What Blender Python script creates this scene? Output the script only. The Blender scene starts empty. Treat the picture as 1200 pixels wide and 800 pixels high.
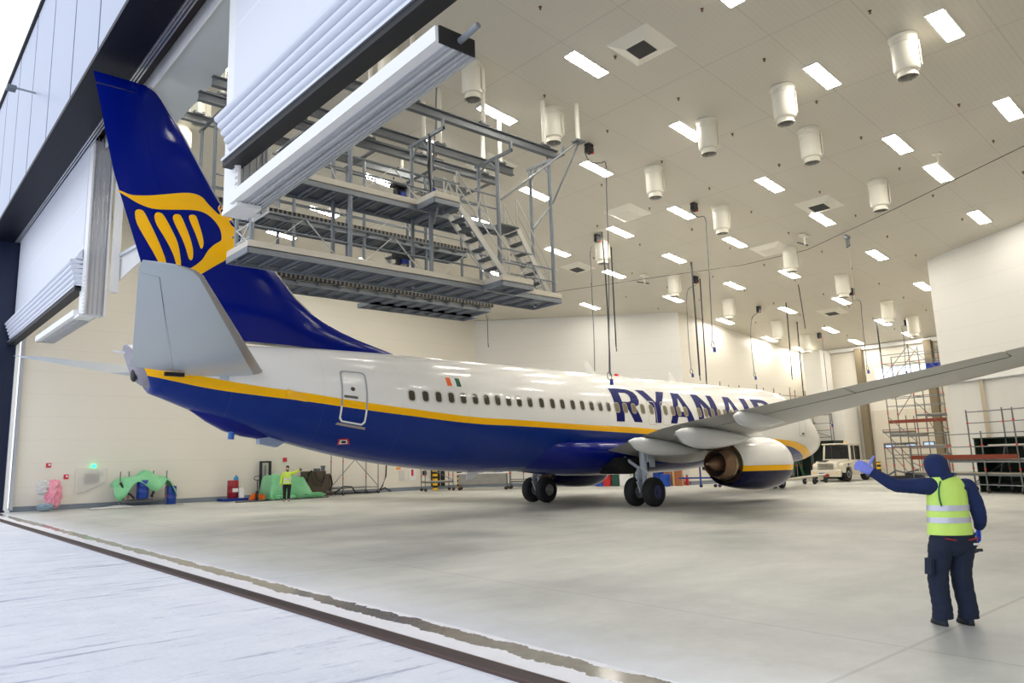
import bpy, bmesh, math, random
from mathutils import Vector, Matrix, Euler
random.seed(7)
COL = bpy.context.scene.collection
PI = math.pi
V = Vector
# ------------------------------------------------------------------ camera
CAMP = V((-23.5768, -21.1115, 1.8887)); YAW, PIT, ROL, FOC = .8796, .1717, -.0243, 869.7
PX, PY = -49.15, -11.64
_f = V((math.cos(YAW)*math.cos(PIT), math.sin(YAW)*math.cos(PIT), math.sin(PIT)))
_r0 = V((math.sin(YAW), -math.cos(YAW), 0)); _u0 = _r0.cross(_f)
_r = _r0*math.cos(ROL)+_u0*math.sin(ROL); _u = -_r0*math.sin(ROL)+_u0*math.cos(ROL)
def ray(x, y): return _f+_r*((x-600-PX)/FOC)+_u*((400+PY-y)/FOC)
def onz(x, y, z=0.0):
    d = ray(x, y); return CAMP+d*((z-CAMP.z)/d.z)
def ony(x, y, Y):
    d = ray(x, y); return CAMP+d*((Y-CAMP.y)/d.y)
def onx(x, y, X):
    d = ray(x, y); return CAMP+d*((X-CAMP.x)/d.x)
def online(x, y, a, b):           # vertical plane standing on the ground line a-b
    n = V((-(b[1]-a[1]), b[0]-a[0])); d = ray(x, y)
    t = (V((a[0]-CAMP.x, a[1]-CAMP.y)).dot(n))/(V((d.x, d.y)).dot(n)); return CAMP+d*t
def ceilz(X): return 13.4-.12*X
# ------------------------------------------------------------------ colours and materials
def lin(c): return c/12.92 if c <= .04045 else ((c+.055)/1.055)**2.4
def rgb(r, g, b): return (lin(r/255), lin(g/255), lin(b/255), 1)
class NT:
    def __init__(s, name):
        s.m = bpy.data.materials.new(name); s.m.use_nodes = True
        s.n = s.m.node_tree.nodes; s.l = s.m.node_tree.links
        s.b = s.n['Principled BSDF']
    def node(s, t, **k):
        n = s.n.new(t)
        for a, v in k.items():
            if hasattr(n, a): setattr(n, a, v)
            else: n.inputs[a.replace('_', ' ')].default_value = v
        return n
    def link(s, a, b): s.l.new(a, b)
    def math(s, op, a, b=None, c=None):
        n = s.n.new('ShaderNodeMath'); n.operation = op
        for i, v in enumerate((a, b, c)):
            if v is None: continue
            if isinstance(v, (int, float)): n.inputs[i].default_value = v
            else: s.l.new(v, n.inputs[i])
        return n.outputs[0]
    def mix(s, f, a, b):
        n = s.n.new('ShaderNodeMix'); n.data_type = 'RGBA'
        for i, v in ((0, f), (6, a), (7, b)):
            if isinstance(v, (tuple, int, float)): n.inputs[i].default_value = v
            else: s.l.new(v, n.inputs[i])
        return n.outputs[2]
    def noise(s, scale=5, detail=4, vec=None, rough=.55):
        n = s.n.new('ShaderNodeTexNoise'); n.inputs['Scale'].default_value = scale; n.inputs['Detail'].default_value = detail
        n.inputs['Roughness'].default_value = rough
        if vec is not None: s.l.new(vec, n.inputs['Vector'])
        return n.outputs['Fac']
    def coord(s, kind='Object'):
        return s.n.new('ShaderNodeTexCoord').outputs[kind]
    def xyz(s, kind='Object'):
        n = s.n.new('ShaderNodeSeparateXYZ'); s.l.new(s.coord(kind), n.inputs[0]); return n.outputs
    def mapping(s, scale=(1, 1, 1), rot=(0, 0, 0), kind='Object'):
        n = s.n.new('ShaderNodeMapping'); n.inputs['Scale'].default_value = scale; n.inputs['Rotation'].default_value = rot
        s.l.new(s.coord(kind), n.inputs[0]); return n.outputs[0]
    def ramp(s, fac, stops):
        n = s.n.new('ShaderNodeValToRGB'); e = n.color_ramp.elements
        while len(e) < len(stops): e.new(.5)
        for i, (p, c) in enumerate(stops): e[i].position = p; e[i].color = c
        s.l.new(fac, n.inputs[0]); return n.outputs[0]
    def bump(s, h, dist=.02, strength=.5):
        n = s.n.new('ShaderNodeBump'); n.inputs['Distance'].default_value = dist; n.inputs['Strength'].default_value = strength
        s.l.new(h, n.inputs['Height']); s.l.new(n.outputs[0], s.b.inputs['Normal'])
    def base(s, v):
        if isinstance(v, tuple): s.b.inputs['Base Color'].default_value = v
        else: s.l.new(v, s.b.inputs['Base Color'])
        return s
    def set(s, rough=.5, metal=0., spec=None, coat=None):
        s.b.inputs['Roughness'].default_value = rough; s.b.inputs['Metallic'].default_value = metal
        if spec is not None: s.b.inputs['Specular IOR Level'].default_value = spec
        if coat: s.b.inputs['Coat Weight'].default_value = coat; s.b.inputs['Coat Roughness'].default_value = .06
        return s
_mc = {}
def M(name, c=None, rough=.5, metal=0., var=.10, scale=3., coat=None, bump=0):
    """plain surface: one colour with a little wear noise"""
    if name in _mc: return _mc[name]
    t = NT(name); col = rgb(*c)
    dark = tuple(x*(1-var) for x in col[:3])+(1,)
    t.base(t.mix(t.noise(scale, 5), dark, col)).set(rough, metal, coat=coat)
    if bump: t.bump(t.noise(scale*4, 4), .02, bump)
    _mc[name] = t.m; return t.m
# ------------------------------------------------------------------ mesh building
class MB:
    def __init__(s): s.v = []; s.f = []; s.mi = []; s.sm = []
    def add(s, vs, fs, mi=0, sm=False):
        o = len(s.v); s.v += [tuple(v) for v in vs]
        for f in fs: s.f.append([i+o for i in f]); s.mi.append(mi); s.sm.append(sm)
        return s
    def box(s, c, d, rz=0., mi=0, rot=None, taper=None):
        x, y, z = d[0]/2, d[1]/2, d[2]/2; R = rot if rot else Matrix.Rotation(rz, 3, 'Z'); c = V(c); vs = []
        for sz in (-1, 1):
            k = 1 if (taper is None or sz < 0) else taper
            for sx, sy in ((-1, -1), (1, -1), (1, 1), (-1, 1)): vs.append(c+R@V((sx*x*k, sy*y*k, sz*z)))
        return s.add(vs, [(3, 2, 1, 0), (4, 5, 6, 7), (0, 1, 5, 4), (1, 2, 6, 5), (2, 3, 7, 6), (3, 0, 4, 7)], mi)
    def frame(s, a, b):
        a, b = V(a), V(b); d = (b-a).normalized(); up = V((0, 0, 1)) if abs(d.z) < .95 else V((1, 0, 0))
        u = d.cross(up).normalized(); w = u.cross(d).normalized(); return a, b, u, w
    def bar(s, a, b, w=.05, h=None, mi=0):
        h = w if h is None else h; a, b, u, q = s.frame(a, b); vs = []
        for p in (a, b):
            for x, y in ((-1, -1), (1, -1), (1, 1), (-1, 1)): vs.append(p+u*(x*w/2)+q*(y*h/2))
        return s.add(vs, [(3, 2, 1, 0), (4, 5, 6, 7), (0, 1, 5, 4), (1, 2, 6, 5), (2, 3, 7, 6), (3, 0, 4, 7)], mi)
    def tube(s, a, b, r=.03, n=8, mi=0, r2=None):
        r2 = r if r2 is None else r2; a, b, u, w = s.frame(a, b); vs = []
        for p, rr in ((a, r), (b, r2)):
            for i in range(n): t = 2*PI*i/n; vs.append(p+u*(math.cos(t)*rr)+w*(math.sin(t)*rr))
        o = len(s.v)
        s.add(vs, [(i, (i+1) % n, n+(i+1) % n, n+i) for i in range(n)], mi, True)
        s.add([], []); s.f.append([o+i for i in range(n)][::-1]); s.mi.append(mi); s.sm.append(False)
        s.f.append([o+n+i for i in range(n)]); s.mi.append(mi); s.sm.append(False); return s
    def path(s, pts, r=.02, n=6, mi=0):
        pts = [V(p) for p in pts]; rings = []
        for i, p in enumerate(pts):
            d = (pts[min(i+1, len(pts)-1)]-pts[max(i-1, 0)]).normalized(); up = V((0, 0, 1)) if abs(d.z) < .9 else V((1, 0, 0))
            u = d.cross(up).normalized(); w = u.cross(d).normalized()
            rr = r[i] if isinstance(r, (list, tuple)) else r
            rings.append([p+u*(math.cos(2*PI*k/n)*rr)+w*(math.sin(2*PI*k/n)*rr) for k in range(n)])
        return s.loft(rings, mi=mi)
    def loft(s, rings, mi=0, closed=True, cap=True, sm=True):
        n = len(rings[0]); vs = [v for r in rings for v in r]; fs = []
        m = n if closed else n-1
        for j in range(len(rings)-1):
            for i in range(m): fs.append((j*n+i, j*n+(i+1) % n, (j+1)*n+(i+1) % n, (j+1)*n+i))
        o = len(s.v); s.add(vs, fs, mi, sm)
        if cap and closed:
            s.f.append([o+i for i in range(n)][::-1]); s.mi.append(mi); s.sm.append(False)
            s.f.append([o+(len(rings)-1)*n+i for i in range(n)]); s.mi.append(mi); s.sm.append(False)
        return s
    def lathe(s, prof, c=(0, 0, 0), axis='Z', n=24, mi=0, cap=True, sy=1.):
        """prof: (radius, height) pairs along the axis"""
        c = V(c); rings = []
        for r, h in prof:
            ring = []
            for i in range(n):
                t = 2*PI*i/n; a, b = math.cos(t)*r, math.sin(t)*r*sy
                ring.append(c+(V((a, b, h)) if axis == 'Z' else V((h, a, b)) if axis == 'X' else V((a, h, b))))
            rings.append(ring)
        return s.loft(rings, mi=mi, cap=cap)
    def prism(s, poly, a, b, axis='Y', mi=0):
        """extrude a 2-D outline between a and b along an axis"""
        def P(p, t): return (p[0], t, p[1]) if axis == 'Y' else (t, p[0], p[1]) if axis == 'X' else (p[0], p[1], t)
        n = len(poly)
        return s.add([P(p, a) for p in poly]+[P(p, b) for p in poly], [tuple(range(n))[::-1], tuple(range(n, 2*n))]+[(i, (i+1) % n, n+(i+1) % n, n+i) for i in range(n)], mi)
    def ball(s, c, r, mi=0, n=12, m=8):
        c = V(c); r = (r, r, r) if isinstance(r, (int, float)) else r; rings = []
        for j in range(m+1):
            p = -PI/2+PI*j/m; k = max(math.cos(p), .01)
            rings.append([c+V((r[0]*k*math.cos(2*PI*i/n), r[1]*k*math.sin(2*PI*i/n), r[2]*math.sin(p))) for i in range(n)])
        return s.loft(rings, mi=mi)
    def build(s, name, mats, parent=None, label=None, bevel=0, fix=True):
        me = bpy.data.meshes.new(name); me.from_pydata(s.v, [], s.f)
        mats = mats if isinstance(mats, (list, tuple)) else [mats]
        for m in mats: me.materials.append(m)
        me.polygons.foreach_set('material_index', s.mi); me.polygons.foreach_set('use_smooth', s.sm); me.update()
        if True in s.sm:
            me.set_sharp_from_angle(angle=.75)
        if fix:
            bm = bmesh.new(); bm.from_mesh(me); bmesh.ops.recalc_face_normals(bm, faces=bm.faces); bm.to_mesh(me); bm.free()
        o = bpy.data.objects.new(name, me); COL.objects.link(o)
        if parent: o.parent = parent
        if label: o['label'] = label
        if bevel:
            b = o.modifiers.new('b', 'BEVEL'); b.width = bevel; b.segments = 2; b.limit_method = 'ANGLE'
        return o
def empty(name, loc=(0, 0, 0), rz=0., label=None, cat=None, group=None):
    o = bpy.data.objects.new(name, None); COL.objects.link(o); o.location = loc; o.rotation_euler = (0, 0, rz); o.empty_display_size = .2
    return tag(o, label, cat, group)
def tag(o, label=None, cat=None, group=None, kind=None):
    if label: o['label'] = label
    if cat: o['category'] = cat
    if group: o['group'] = group
    if kind: o['kind'] = kind
    return o
def struct(o): o['kind'] = 'structure'; return o
def copy_tree(o, parent=None):
    c = o.copy(); COL.objects.link(c); c.parent = parent
    for ch in [x for x in bpy.data.objects if x.parent == o]: copy_tree(ch, c)
    return c
def dup(o, loc, rz=None, label=None, group=None):
    c = copy_tree(o); c.location = loc
    if rz is not None: c.rotation_euler = (c.rotation_euler[0], c.rotation_euler[1], rz)
    return tag(c, label, None, group)
# ================================================================== MATERIALS OF THE SETTING
def wall_mat(name, col, seam=1.12, off=.0, vert=6.0):
    t = NT(name); x = t.xyz()
    fz = t.math('FRACT', t.math('DIVIDE', t.math('ADD', x[2], off), seam))
    line = t.math('LESS_THAN', fz, .016)
    rib = t.math('LESS_THAN', t.math('FRACT', t.math('DIVIDE', x[2], .14)), .12)
    c = rgb(*col); d = tuple(v*.86 for v in c[:3])+(1,); e = tuple(v*.96 for v in c[:3])+(1,)
    base = t.mix(t.noise(.35, 3), tuple(v*.95 for v in c[:3])+(1,), c)
    base = t.mix(t.math('MULTIPLY', rib, .45), base, e)
    t.base(t.mix(line, base, d)).set(.42, spec=.4); return t.m
WALL = wall_mat('cream_wall_panel', (230, 225, 213))
WALLW = wall_mat('white_wall_panel', (232, 230, 224), 1.08)
def ceil_mat():
    t = NT('ceiling_panel'); x = t.xyz()
    rib = t.math('LESS_THAN', t.math('FRACT', t.math('DIVIDE', x[1], .16)), .14)
    seam = t.math('LESS_THAN', t.math('FRACT', t.math('DIVIDE', x[0], 4.03)), .006)
    seam2 = t.math('LESS_THAN', t.math('FRACT', t.math('DIVIDE', t.math('ADD', x[1], .3), 2.24)), .012)
    c = rgb(215, 209, 195); d = tuple(v*.90 for v in c[:3])+(1,); e = tuple(v*.74 for v in c[:3])+(1,)
    b = t.mix(t.math('MULTIPLY', rib, .5), c, d); b = t.mix(t.math('MAXIMUM', seam, t.math('MULTIPLY', seam2, .6)), b, e)
    t.base(b).set(.42, spec=.4); return t.m
CEIL = ceil_mat()
def floor_mat():
    t = NT('polished_concrete'); 
    m1 = t.mapping((1, 1, 1)); m2 = t.mapping((.22, .6, 1), (0, 0, .35))
    n1 = t.noise(.22, 6, m1, .6); n2 = t.noise(1.6, 8, m2, .7); n3 = t.noise(9, 6, m1, .6)
    c = t.ramp(n1, [(.36, rgb(154, 156, 152)), (.5, rgb(190, 190, 184)), (.64, rgb(208, 207, 199))])
    c = t.mix(t.math('MULTIPLY', t.ramp(n2, [(.42, (0, 0, 0, 1)), (.7, (1, 1, 1, 1))]), .42), c, rgb(138, 144, 144))
    c = t.mix(t.math('MULTIPLY', n3, .22), c, rgb(222, 222, 218))
    x = t.xyz()
    jx = t.math('LESS_THAN', t.math('ABSOLUTE', t.math('SUBTRACT', t.math('FRACT', t.math('DIVIDE', t.math('ADD', x[1], 4.4), 9.0)), .5)), .0025)
    jy = t.math('LESS_THAN', t.math('ABSOLUTE', t.math('SUBTRACT', t.math('FRACT', t.math('DIVIDE', t.math('ADD', x[0], 2.0), 9.0)), .5)), .0022)
    c = t.mix(t.math('MULTIPLY', t.math('MAXIMUM', jx, jy), .28), c, rgb(95, 95, 92))
    # frosted strip behind the door sill, ragged edge
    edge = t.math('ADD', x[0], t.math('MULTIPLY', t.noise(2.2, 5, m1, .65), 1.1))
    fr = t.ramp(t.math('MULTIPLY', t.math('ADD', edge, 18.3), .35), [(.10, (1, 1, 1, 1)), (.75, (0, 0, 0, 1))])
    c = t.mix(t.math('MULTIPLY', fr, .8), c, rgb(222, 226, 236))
    t.base(c)
    r = t.ramp(n1, [(.3, (.36,)*3+(1,)), (.7, (.52,)*3+(1,))]); t.link(r, t.b.inputs['Roughness']); t.b.inputs['Specular IOR Level'].default_value = .45
    return t.m
def snow_mat():
    t = NT('trodden_snow'); m1 = t.mapping((1, 1, 1)); m2 = t.mapping((.5, 4.5, 1), (0, 0, -.12)); m3 = t.mapping((.28, 2.6, 1), (0, 0, .08))
    n1 = t.noise(1.1, 7, m1, .65); n2 = t.noise(2.2, 7, m2, .75); n3 = t.noise(1.2, 8, m3, .8)
    c = t.mix(t.ramp(n1, [(.3, (0, 0, 0, 1)), (.7, (1, 1, 1, 1))]), rgb(216, 219, 230), rgb(230, 232, 240))
    c = t.mix(t.math('MULTIPLY', t.ramp(n2, [(.56, (0, 0, 0, 1)), (.68, (1, 1, 1, 1))]), .55), c, rgb(166, 172, 194))
    c = t.mix(t.math('MULTIPLY', t.ramp(n3, [(.56, (0, 0, 0, 1)), (.62, (1, 1, 1, 1))]), .75), c, rgb(150, 156, 180))
    t.base(c).set(.75, spec=.3); t.bump(t.math('ADD', t.noise(4, 8, m1, .7), n3), .08, .45); return t.m
def sill_mat():
    t = NT('slushy_sill'); m = t.mapping((1, 1, 1)); x = t.xyz()
    c = t.mix(t.noise(3, 7, m, .7), rgb(214, 212, 214), rgb(236, 236, 242))
    k = t.math('ADD', x[0], t.math('MULTIPLY', t.math('SUBTRACT', t.noise(1.6, 7, m, .7), .5), .42))
    wet = t.math('LESS_THAN', t.math('ABSOLUTE', t.math('ADD', k, 18.22)), t.math('MULTIPLY', t.noise(.45, 2, m), .26))
    c = t.mix(wet, c, t.mix(t.noise(8, 6, m), rgb(96, 92, 84), rgb(140, 134, 122)))
    t.base(c); t.link(t.math('SUBTRACT', .6, t.math('MULTIPLY', wet, .45)), t.b.inputs['Roughness']); return t.m
def grate_mat():
    t = NT('rusty_grate'); x = t.xyz()
    a = t.math('LESS_THAN', t.math('FRACT', t.math('DIVIDE', x[1], .032)), .45); b = t.math('LESS_THAN', t.math('FRACT', t.math('DIVIDE', x[0], .055)), .3)
    t.base(t.mix(t.math('MAXIMUM', a, b), rgb(16, 13, 16), rgb(74, 60, 62))).set(.6, .3); return t.m
CONC, SNOW = floor_mat(), snow_mat()
WHT = M('white_painted_metal', (232, 232, 230), .35, var=.04)
ALU = M('aluminium_profile', (205, 209, 216), .32, .75, .12, 6)
GALV = M('galvanised_steel', (146, 152, 158), .5, .45, .25, 9)
GALVD = M('dull_galvanised_steel', (112, 118, 124), .5, .6, .25, 9)
NAVY = M('dark_navy_cladding', (12, 26, 56), .35, .1, .12, 1.5)
BLACK = M('black_rubber', (22, 23, 25), .6, 0, .2, 8)
FACW = M('white_facade_panel', (168, 176, 196), .4, 0, .05, .6)
PVC = M('door_fabric', (214, 221, 240), .45, 0, .05, 1.2, bump=.05)
# ================================================================== SHELL
YL, YR = 20.4, -24.0
XD = -18.0
def wallpoly(name, pts, m): return struct(MB().add(pts, [tuple(range(len(pts)))]).build(name, m, fix=False))
def vwall(name, a, b, m, z0=0., z1=None, th=.25):
    """wall slab standing on the line a-b (room side), thickness outwards (to the right of a->b)"""
    a, b = V((a[0], a[1], 0)), V((b[0], b[1], 0)); d = (b-a).normalized(); n = V((d.y, -d.x, 0))*th
    ta = (ceilz(a.x)+.1) if z1 is None else z1; tb = (ceilz(b.x)+.1) if z1 is None else z1
    vs = [a+V((0, 0, z0)), b+V((0, 0, z0)), b+V((0, 0, tb)), a+V((0, 0, ta))]; vs += [v+n for v in vs]
    return struct(MB().add(vs, [(0, 1, 2, 3), (7, 6, 5, 4), (0, 4, 5, 1), (1, 5, 6, 2), (2, 6, 7, 3), (3, 7, 4, 0)]).build(name, m))
# the plan of the hangar, port side first
A0, A1 = (XD+.4, YL), (11.2, YL); B1 = (17.9, 7.35); C1 = (33.0, 6.6); F1 = (33.0, -7.6); D0 = (17.5, -7.8); D1 = (9.16, YR); E1 = (XD+.4, YR)
vwall('wall_left', A1, A0, WALL); vwall('wall_back_left', B1, A1, WALLW); vwall('wall_bay_left', C1, B1, WALL)
FW = vwall('wall_far', (33, 3.9), C1, WALL)
# the far wall leaves a hole for the window band: pieces round it
for nm, (ya, yb, za, zb) in dict(a=(-7.6, 3.9, 0, 6.75), b=(-7.6, 3.9, 7.72, 9.5), c=(1.45, 3.9, 6.75, 7.72), d=(-7.6, -4.6, 6.75, 7.72)).items():
    struct(MB().box((33.12, (ya+yb)/2, (za+zb)/2), (.25, yb-ya, zb-za)).build('wall_far', WALL))
vwall('wall_bay_right', D0, F1, WALL)
vwall('wall_back_right', D1, D0, WALLW, z0=5.05); vwall('wall_right', E1, D1, WALL)
# ceiling: one sloping slab
def slab(name, poly, m, th=.2):
    n = len(poly); lo = [(x, y, ceilz(x)) for x, y in poly]; hi = [(x, y, ceilz(x)+th) for x, y in poly]
    return struct(MB().add(lo+hi, [tuple(range(n)), tuple(range(n, 2*n))[::-1]]+[(i, (i+1) % n, n+(i+1) % n, n+i) for i in range(n)]).build(name, m))
slab('ceiling', [(XD+1.2, YR-.3), (11.2, YR-.3), (18, -8), (33.3, -8), (33.3, 7), (18, 7.6), (11.2, YL+.3), (XD+1.2, YL+.3)], CEIL)
struct(MB().box(((XD+34)/2, -1, -.15), (34-XD, 52, .3)).build('floor', CONC))
struct(MB().box((XD-50.83, 0, -.16), (100, 260, .3)).build('snow_ground', SNOW))
struct(MB().box((XD-.42, 0, -.152), (.84, 72, .3)).build('trim_1', sill_mat()))
g = empty('drain_grate', (XD-.84, 0, 0), label='long rusty steel drain grate running along the hangar door sill in the snow', cat='drain grate')
MB().box((0, 0, .004), (.19, 72, .024)).build('grating', grate_mat(), g)
for sx in (-.105, .105): MB().box((sx, 0, .004), (.03, 72, .03)).build('frame_edge', M('rusted_steel_edge', (92, 74, 70), .6, .3, .3, 10), g)
# baseboard kerbs
KERB = M('grey_concrete_kerb', (128, 138, 150), .7, 0, .2, 2)
def kerb(name, a, b): struct(MB().bar((a[0], a[1], .12), (b[0], b[1], .12), .10, .24).build(name, KERB))
kerb('baseboard_left', (A0[0], YL-.03), (A1[0], YL-.03)); kerb('baseboard_back_left', A1, B1); kerb('baseboard_bay_left', B1, C1); kerb('baseboard_far', C1, F1)
# facade above the door: white panels, dark soffit, inner lintel
fc = MB(); ys = [-40, -34, -29.8, -25.8, -22, -18.2, -14.6, -11, -7.2, -3.7, -.3, 3.1, 6.9, 10.7, 14.6, 18.3, 22, 25.7, 29.4, 33.1, 36.8, 40]
for a, b in zip(ys[:-1], ys[1:]): fc.box((-19.36, (a+b)/2, 16.5), (.03, b-a-.15, 6.8))
struct(fc.build('wall_facade', FACW))
struct(MB().box((-19.24, 0, 16.5), (.14, 80, 6.78)).build('wall_facade_joint', BLACK))
struct(MB().box((-19.3, 0, 20.06), (.34, 80, .12)).build('trim_2', BLACK))
def soffit_mat():
    t = NT('soffit_panel'); x = t.xyz()
    l = t.math('LESS_THAN', t.math('FRACT', t.math('DIVIDE', t.math('ADD', x[1], .8), 3.7)), .012)
    l2 = t.math('LESS_THAN', t.math('ABSOLUTE', t.math('ADD', x[0], 18.82)), .012)
    t.base(t.mix(t.math('MAXIMUM', l, l2), rgb(9, 14, 27), rgb(2, 2, 5))).set(.5, 0., spec=.2); return t.m
struct(MB().box((-18.88, 0, 13.08), (1.06, 80, .14)).build('trim_3', soffit_mat()))
TRK = MB()
for x in (-18.30, -18.22, -18.13): TRK.box((x, -1.8, 13.06), (.035, 44.4, .10))
struct(TRK.build('trim_4', ALU))
struct(MB().box((-18.0, 0, 13.45), (.66, 80, .1)).build('trim_5', M('brown_door_recess', (46, 36, 32), .6, 0, .3, 1)))
struct(MB().box((-17.72, -1.8, 13.16), (.05, 44.6, .5)).build('trim_6', WHT))
LINT = M('grey_lintel_sheet', (196, 202, 200), .45, 0, .05, 1)
struct(MB().add([(-17.7, -24.2, 13.02), (-17.7, 20.6, 13.02), (-17.14, 20.6, 13.0), (-17.14, -24.2, 13.0), (-16.34, -24.2, 13.0), (-16.34, 20.6, 13.0), (-16.3, 20.6, 15.6), (-16.3, -24.2, 15.6), (-17.7, 20.6, 15.8), (-17.7, -24.2, 15.8)],
    [(0, 1, 2, 3), (3, 2, 5, 4), (4, 5, 6, 7), (9, 8, 1, 0), (7, 6, 8, 9)]).build('lintel_beam', LINT))
# navy jambs of the door and dark cladding beside it
for sy in (1, -1):
    struct(MB().box((-18.6, 24.3 if sy > 0 else -28.1, 6.5), (1.5, 8.0, 13.1)).build('wall_facade_side', NAVY))
    struct(MB().box((-17.85, 20.22 if sy > 0 else -23.9, 6.7), (.14, .2, 13.2)).build('trim_7', WHT)); struct(MB().box((-17.62, 20.25 if sy > 0 else -23.9, 6.7), (.14, .24, 13.2)).build('trim_8', ALU))
# ceiling trims: white seam rail of the back-left wall, white beam of the far wall
struct(MB().bar((A1[0]+.0, YL-.1, ceilz(11.2)-.1), (14.0, 14.9, ceilz(14)-.1), .12, .14).build('trim_9', WHT))
struct(MB().box((32.85, -.5, 9.30), (.25, 14, .28)).build('trim_10', WHT))
struct(MB().box((32.9, -.2, 6.62), (.15, 8, .12)).build('trim_11', WHT)); struct(MB().box((32.9, 5.6, 6.62), (.15, 2.0, .12)).build('trim_11', WHT))
# square boxed column in the far corner, concrete columns
struct(MB().box((31.6, 4.95, 4.6), (1.6, 1.3, 9.35), 0).build('wall_boxed_column', WALLW))
CC = M('bare_concrete_column', (128, 116, 94), .8, 0, .2, 2)
for y in (2.35, -2.25): struct(MB().box((32.75, y, 4.65), (.5, .46, 9.25)).build('wall_column', CC))
# white room built into the far corner
struct(MB().box((31.6, 4.35, 2.55), (2.2, 2.9, 5.1)).build('wall_cabin', WALLW))
# far window band
w = MB()
for y in (1.45, -.05, -1.55, -3.05, -4.6): w.box((32.98, y, 7.23), (.12, .12, .98))
for z in (6.75, 7.72): w.box((32.98, -1.55, z), (.12, 6.1, .1))
wo = struct(w.build('window_1', WHT))
t = NT('frosted_daylight_pane'); t.base(rgb(225, 235, 250)).set(.3); t.b.inputs['Emission Color'].default_value = rgb(225, 236, 255); t.b.inputs['Emission Strength'].default_value = 1.0
FRO = t.m
MB().box((33.06, -1.55, 7.23), (.02, 6.1, .94)).build('pane', FRO, wo)
# sectional door with a row of small windows
dr = struct(MB().box((32.93, -1.0, 2.35), (.08, 5.9, 4.7)).build('door_1', wall_mat('sectional_door_panel', (216, 208, 192), .62)))
def dframe(y, z):
    f = MB()
    for dy in (-.33, .33): f.box((32.86, y+dy, z), (.06, .05, .36))
    for dz in (-.16, .16): f.box((32.86, y, z+dz), (.06, .7, .05))
    o = f.build('window_frame', BLACK, dr); MB().box((32.87, y, z), (.02, .62, .3)).build('pane', SKYP, o)
t = NT('daylight_through_pane'); t.base(rgb(170, 190, 225)).set(.2); t.b.inputs['Emission Color'].default_value = rgb(175, 195, 235); t.b.inputs['Emission Strength'].default_value = .9
SKYP = t.m
for y in (1.0, -.35, -1.5): dframe(y, 2.22)
# yellow-black bumper at the column foot
tag(MB().box((32.4, 1.72, .55), (.12, .22, 1.1)).build('bumper_post', (lambda: (lambda t: (t.base(t.mix(t.math('LESS_THAN', t.math('FRACT', t.math('DIVIDE', t.xyz()[2], .3)), .5), rgb(20, 20, 20), rgb(245, 190, 20))).set(.5), t.m)[1])(NT('hazard_stripes')))()), 'short yellow and black striped bumper post at the foot of the far concrete column', 'bumper post')
HAZ = bpy.data.materials['hazard_stripes']
# right-hand recess: pleated white curtain under the cladding
def curtain_mat():
    t = NT('white_wall_membrane'); t.base(t.mix(t.noise(.9, 4), rgb(214, 212, 206), rgb(228, 227, 222))).set(.5); t.b.inputs['Transmission Weight'].default_value = .0; return t.m
dv = (V((D1[0], D1[1], 0))-V((D0[0], D0[1], 0))); L = dv.length; dv.normalize(); nv = V((-dv.y, dv.x, 0))
if nv.x > 0: nv = -nv
cm = MB(); N = 120; lo, hi = [], []
for i in range(N+1):
    s = L*i/N; off = -.10+.03*math.sin(s*2.1)+.012*math.sin(s*9); p = V((D0[0], D0[1], 0))+dv*s+nv*off; lo.append(p+V((0, 0, .02))); hi.append(p+V((0, 0, 5.05)))
cm.loft([lo, hi], closed=False, cap=False); struct(cm.build('wall_back_right_membrane', curtain_mat()))
struct(MB().bar(V((D0[0], D0[1], 5.06))+nv*.02, V((D1[0], D1[1], 5.06))+nv*.02, .12, .1).build('trim_12', WHT))
TANB = M('beige_curtain_batten', (206, 192, 166), .6, 0, .1)
for s in (2.1, 5.0, 8.0, 11, 14):
    p = V((D0[0], D0[1], 0))+dv*s+nv*.0; struct(MB().bar(p, p+V((0, 0, 5.0)), .16, .04).build('trim_13', TANB))
# ================================================================== AIRLINER
FUS=[ # s, top, bot, halfwidth
(0.0,2.80,2.76,.02),(.45,3.00,2.50,.30),(.70,3.22,2.22,.58),(1.15,3.46,1.96,.90),(1.7,3.74,1.77,1.16),(2.25,4.05,1.64,1.36),(2.8,4.46,1.55,1.51),(3.3,4.80,1.50,1.62),(4.0,5.08,1.45,1.73),(5.0,5.29,1.42,1.84),(6.2,5.40,1.40,1.88),(10,5.41,1.40,1.88),(20,5.41,1.40,1.88),
(26,5.41,1.40,1.88),(27,5.41,1.45,1.87),(28,5.41,1.52,1.86),(29,5.41,1.62,1.82),(30,5.40,1.75,1.77),(31,5.39,1.91,1.69),(32,5.37,2.11,1.58),(33,5.34,2.34,1.44),(34,5.29,2.60,1.28),(35,5.24,2.90,1.10),(36,5.17,3.24,.90),(37,5.08,3.60,.69),(37.6,5.02,3.82,.55),(38.0,4.92,4.0,.42)]
def sec(s):
    s=max(0,min(38,s))
    i=0
    while i<len(FUS)-2 and s>FUS[i+1][0]: i+=1
    a,b=FUS[i],FUS[i+1]; t=(s-a[0])/(b[0]-a[0])
    # monotone-ish cubic via catmull
    def sl(j,k):
        j0=max(0,j-1); j1=min(len(FUS)-1,j+1)
        return (FUS[j1][k]-FUS[j0][k])/(FUS[j1][0]-FUS[j0][0])
    out=[]
    h=b[0]-a[0]
    for k in (1,2,3):
        if abs(a[k]-b[k])<1e-9: out.append(a[k]); continue
        m0,m1=sl(i,k)*h,sl(i+1,k)*h
        if i<3: m0=m1=b[k]-a[k]
        out.append((2*t**3-3*t*t+1)*a[k]+(t**3-2*t*t+t)*m0+(-2*t**3+3*t*t)*b[k]+(t**3-t*t)*m1)
    return out
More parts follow.
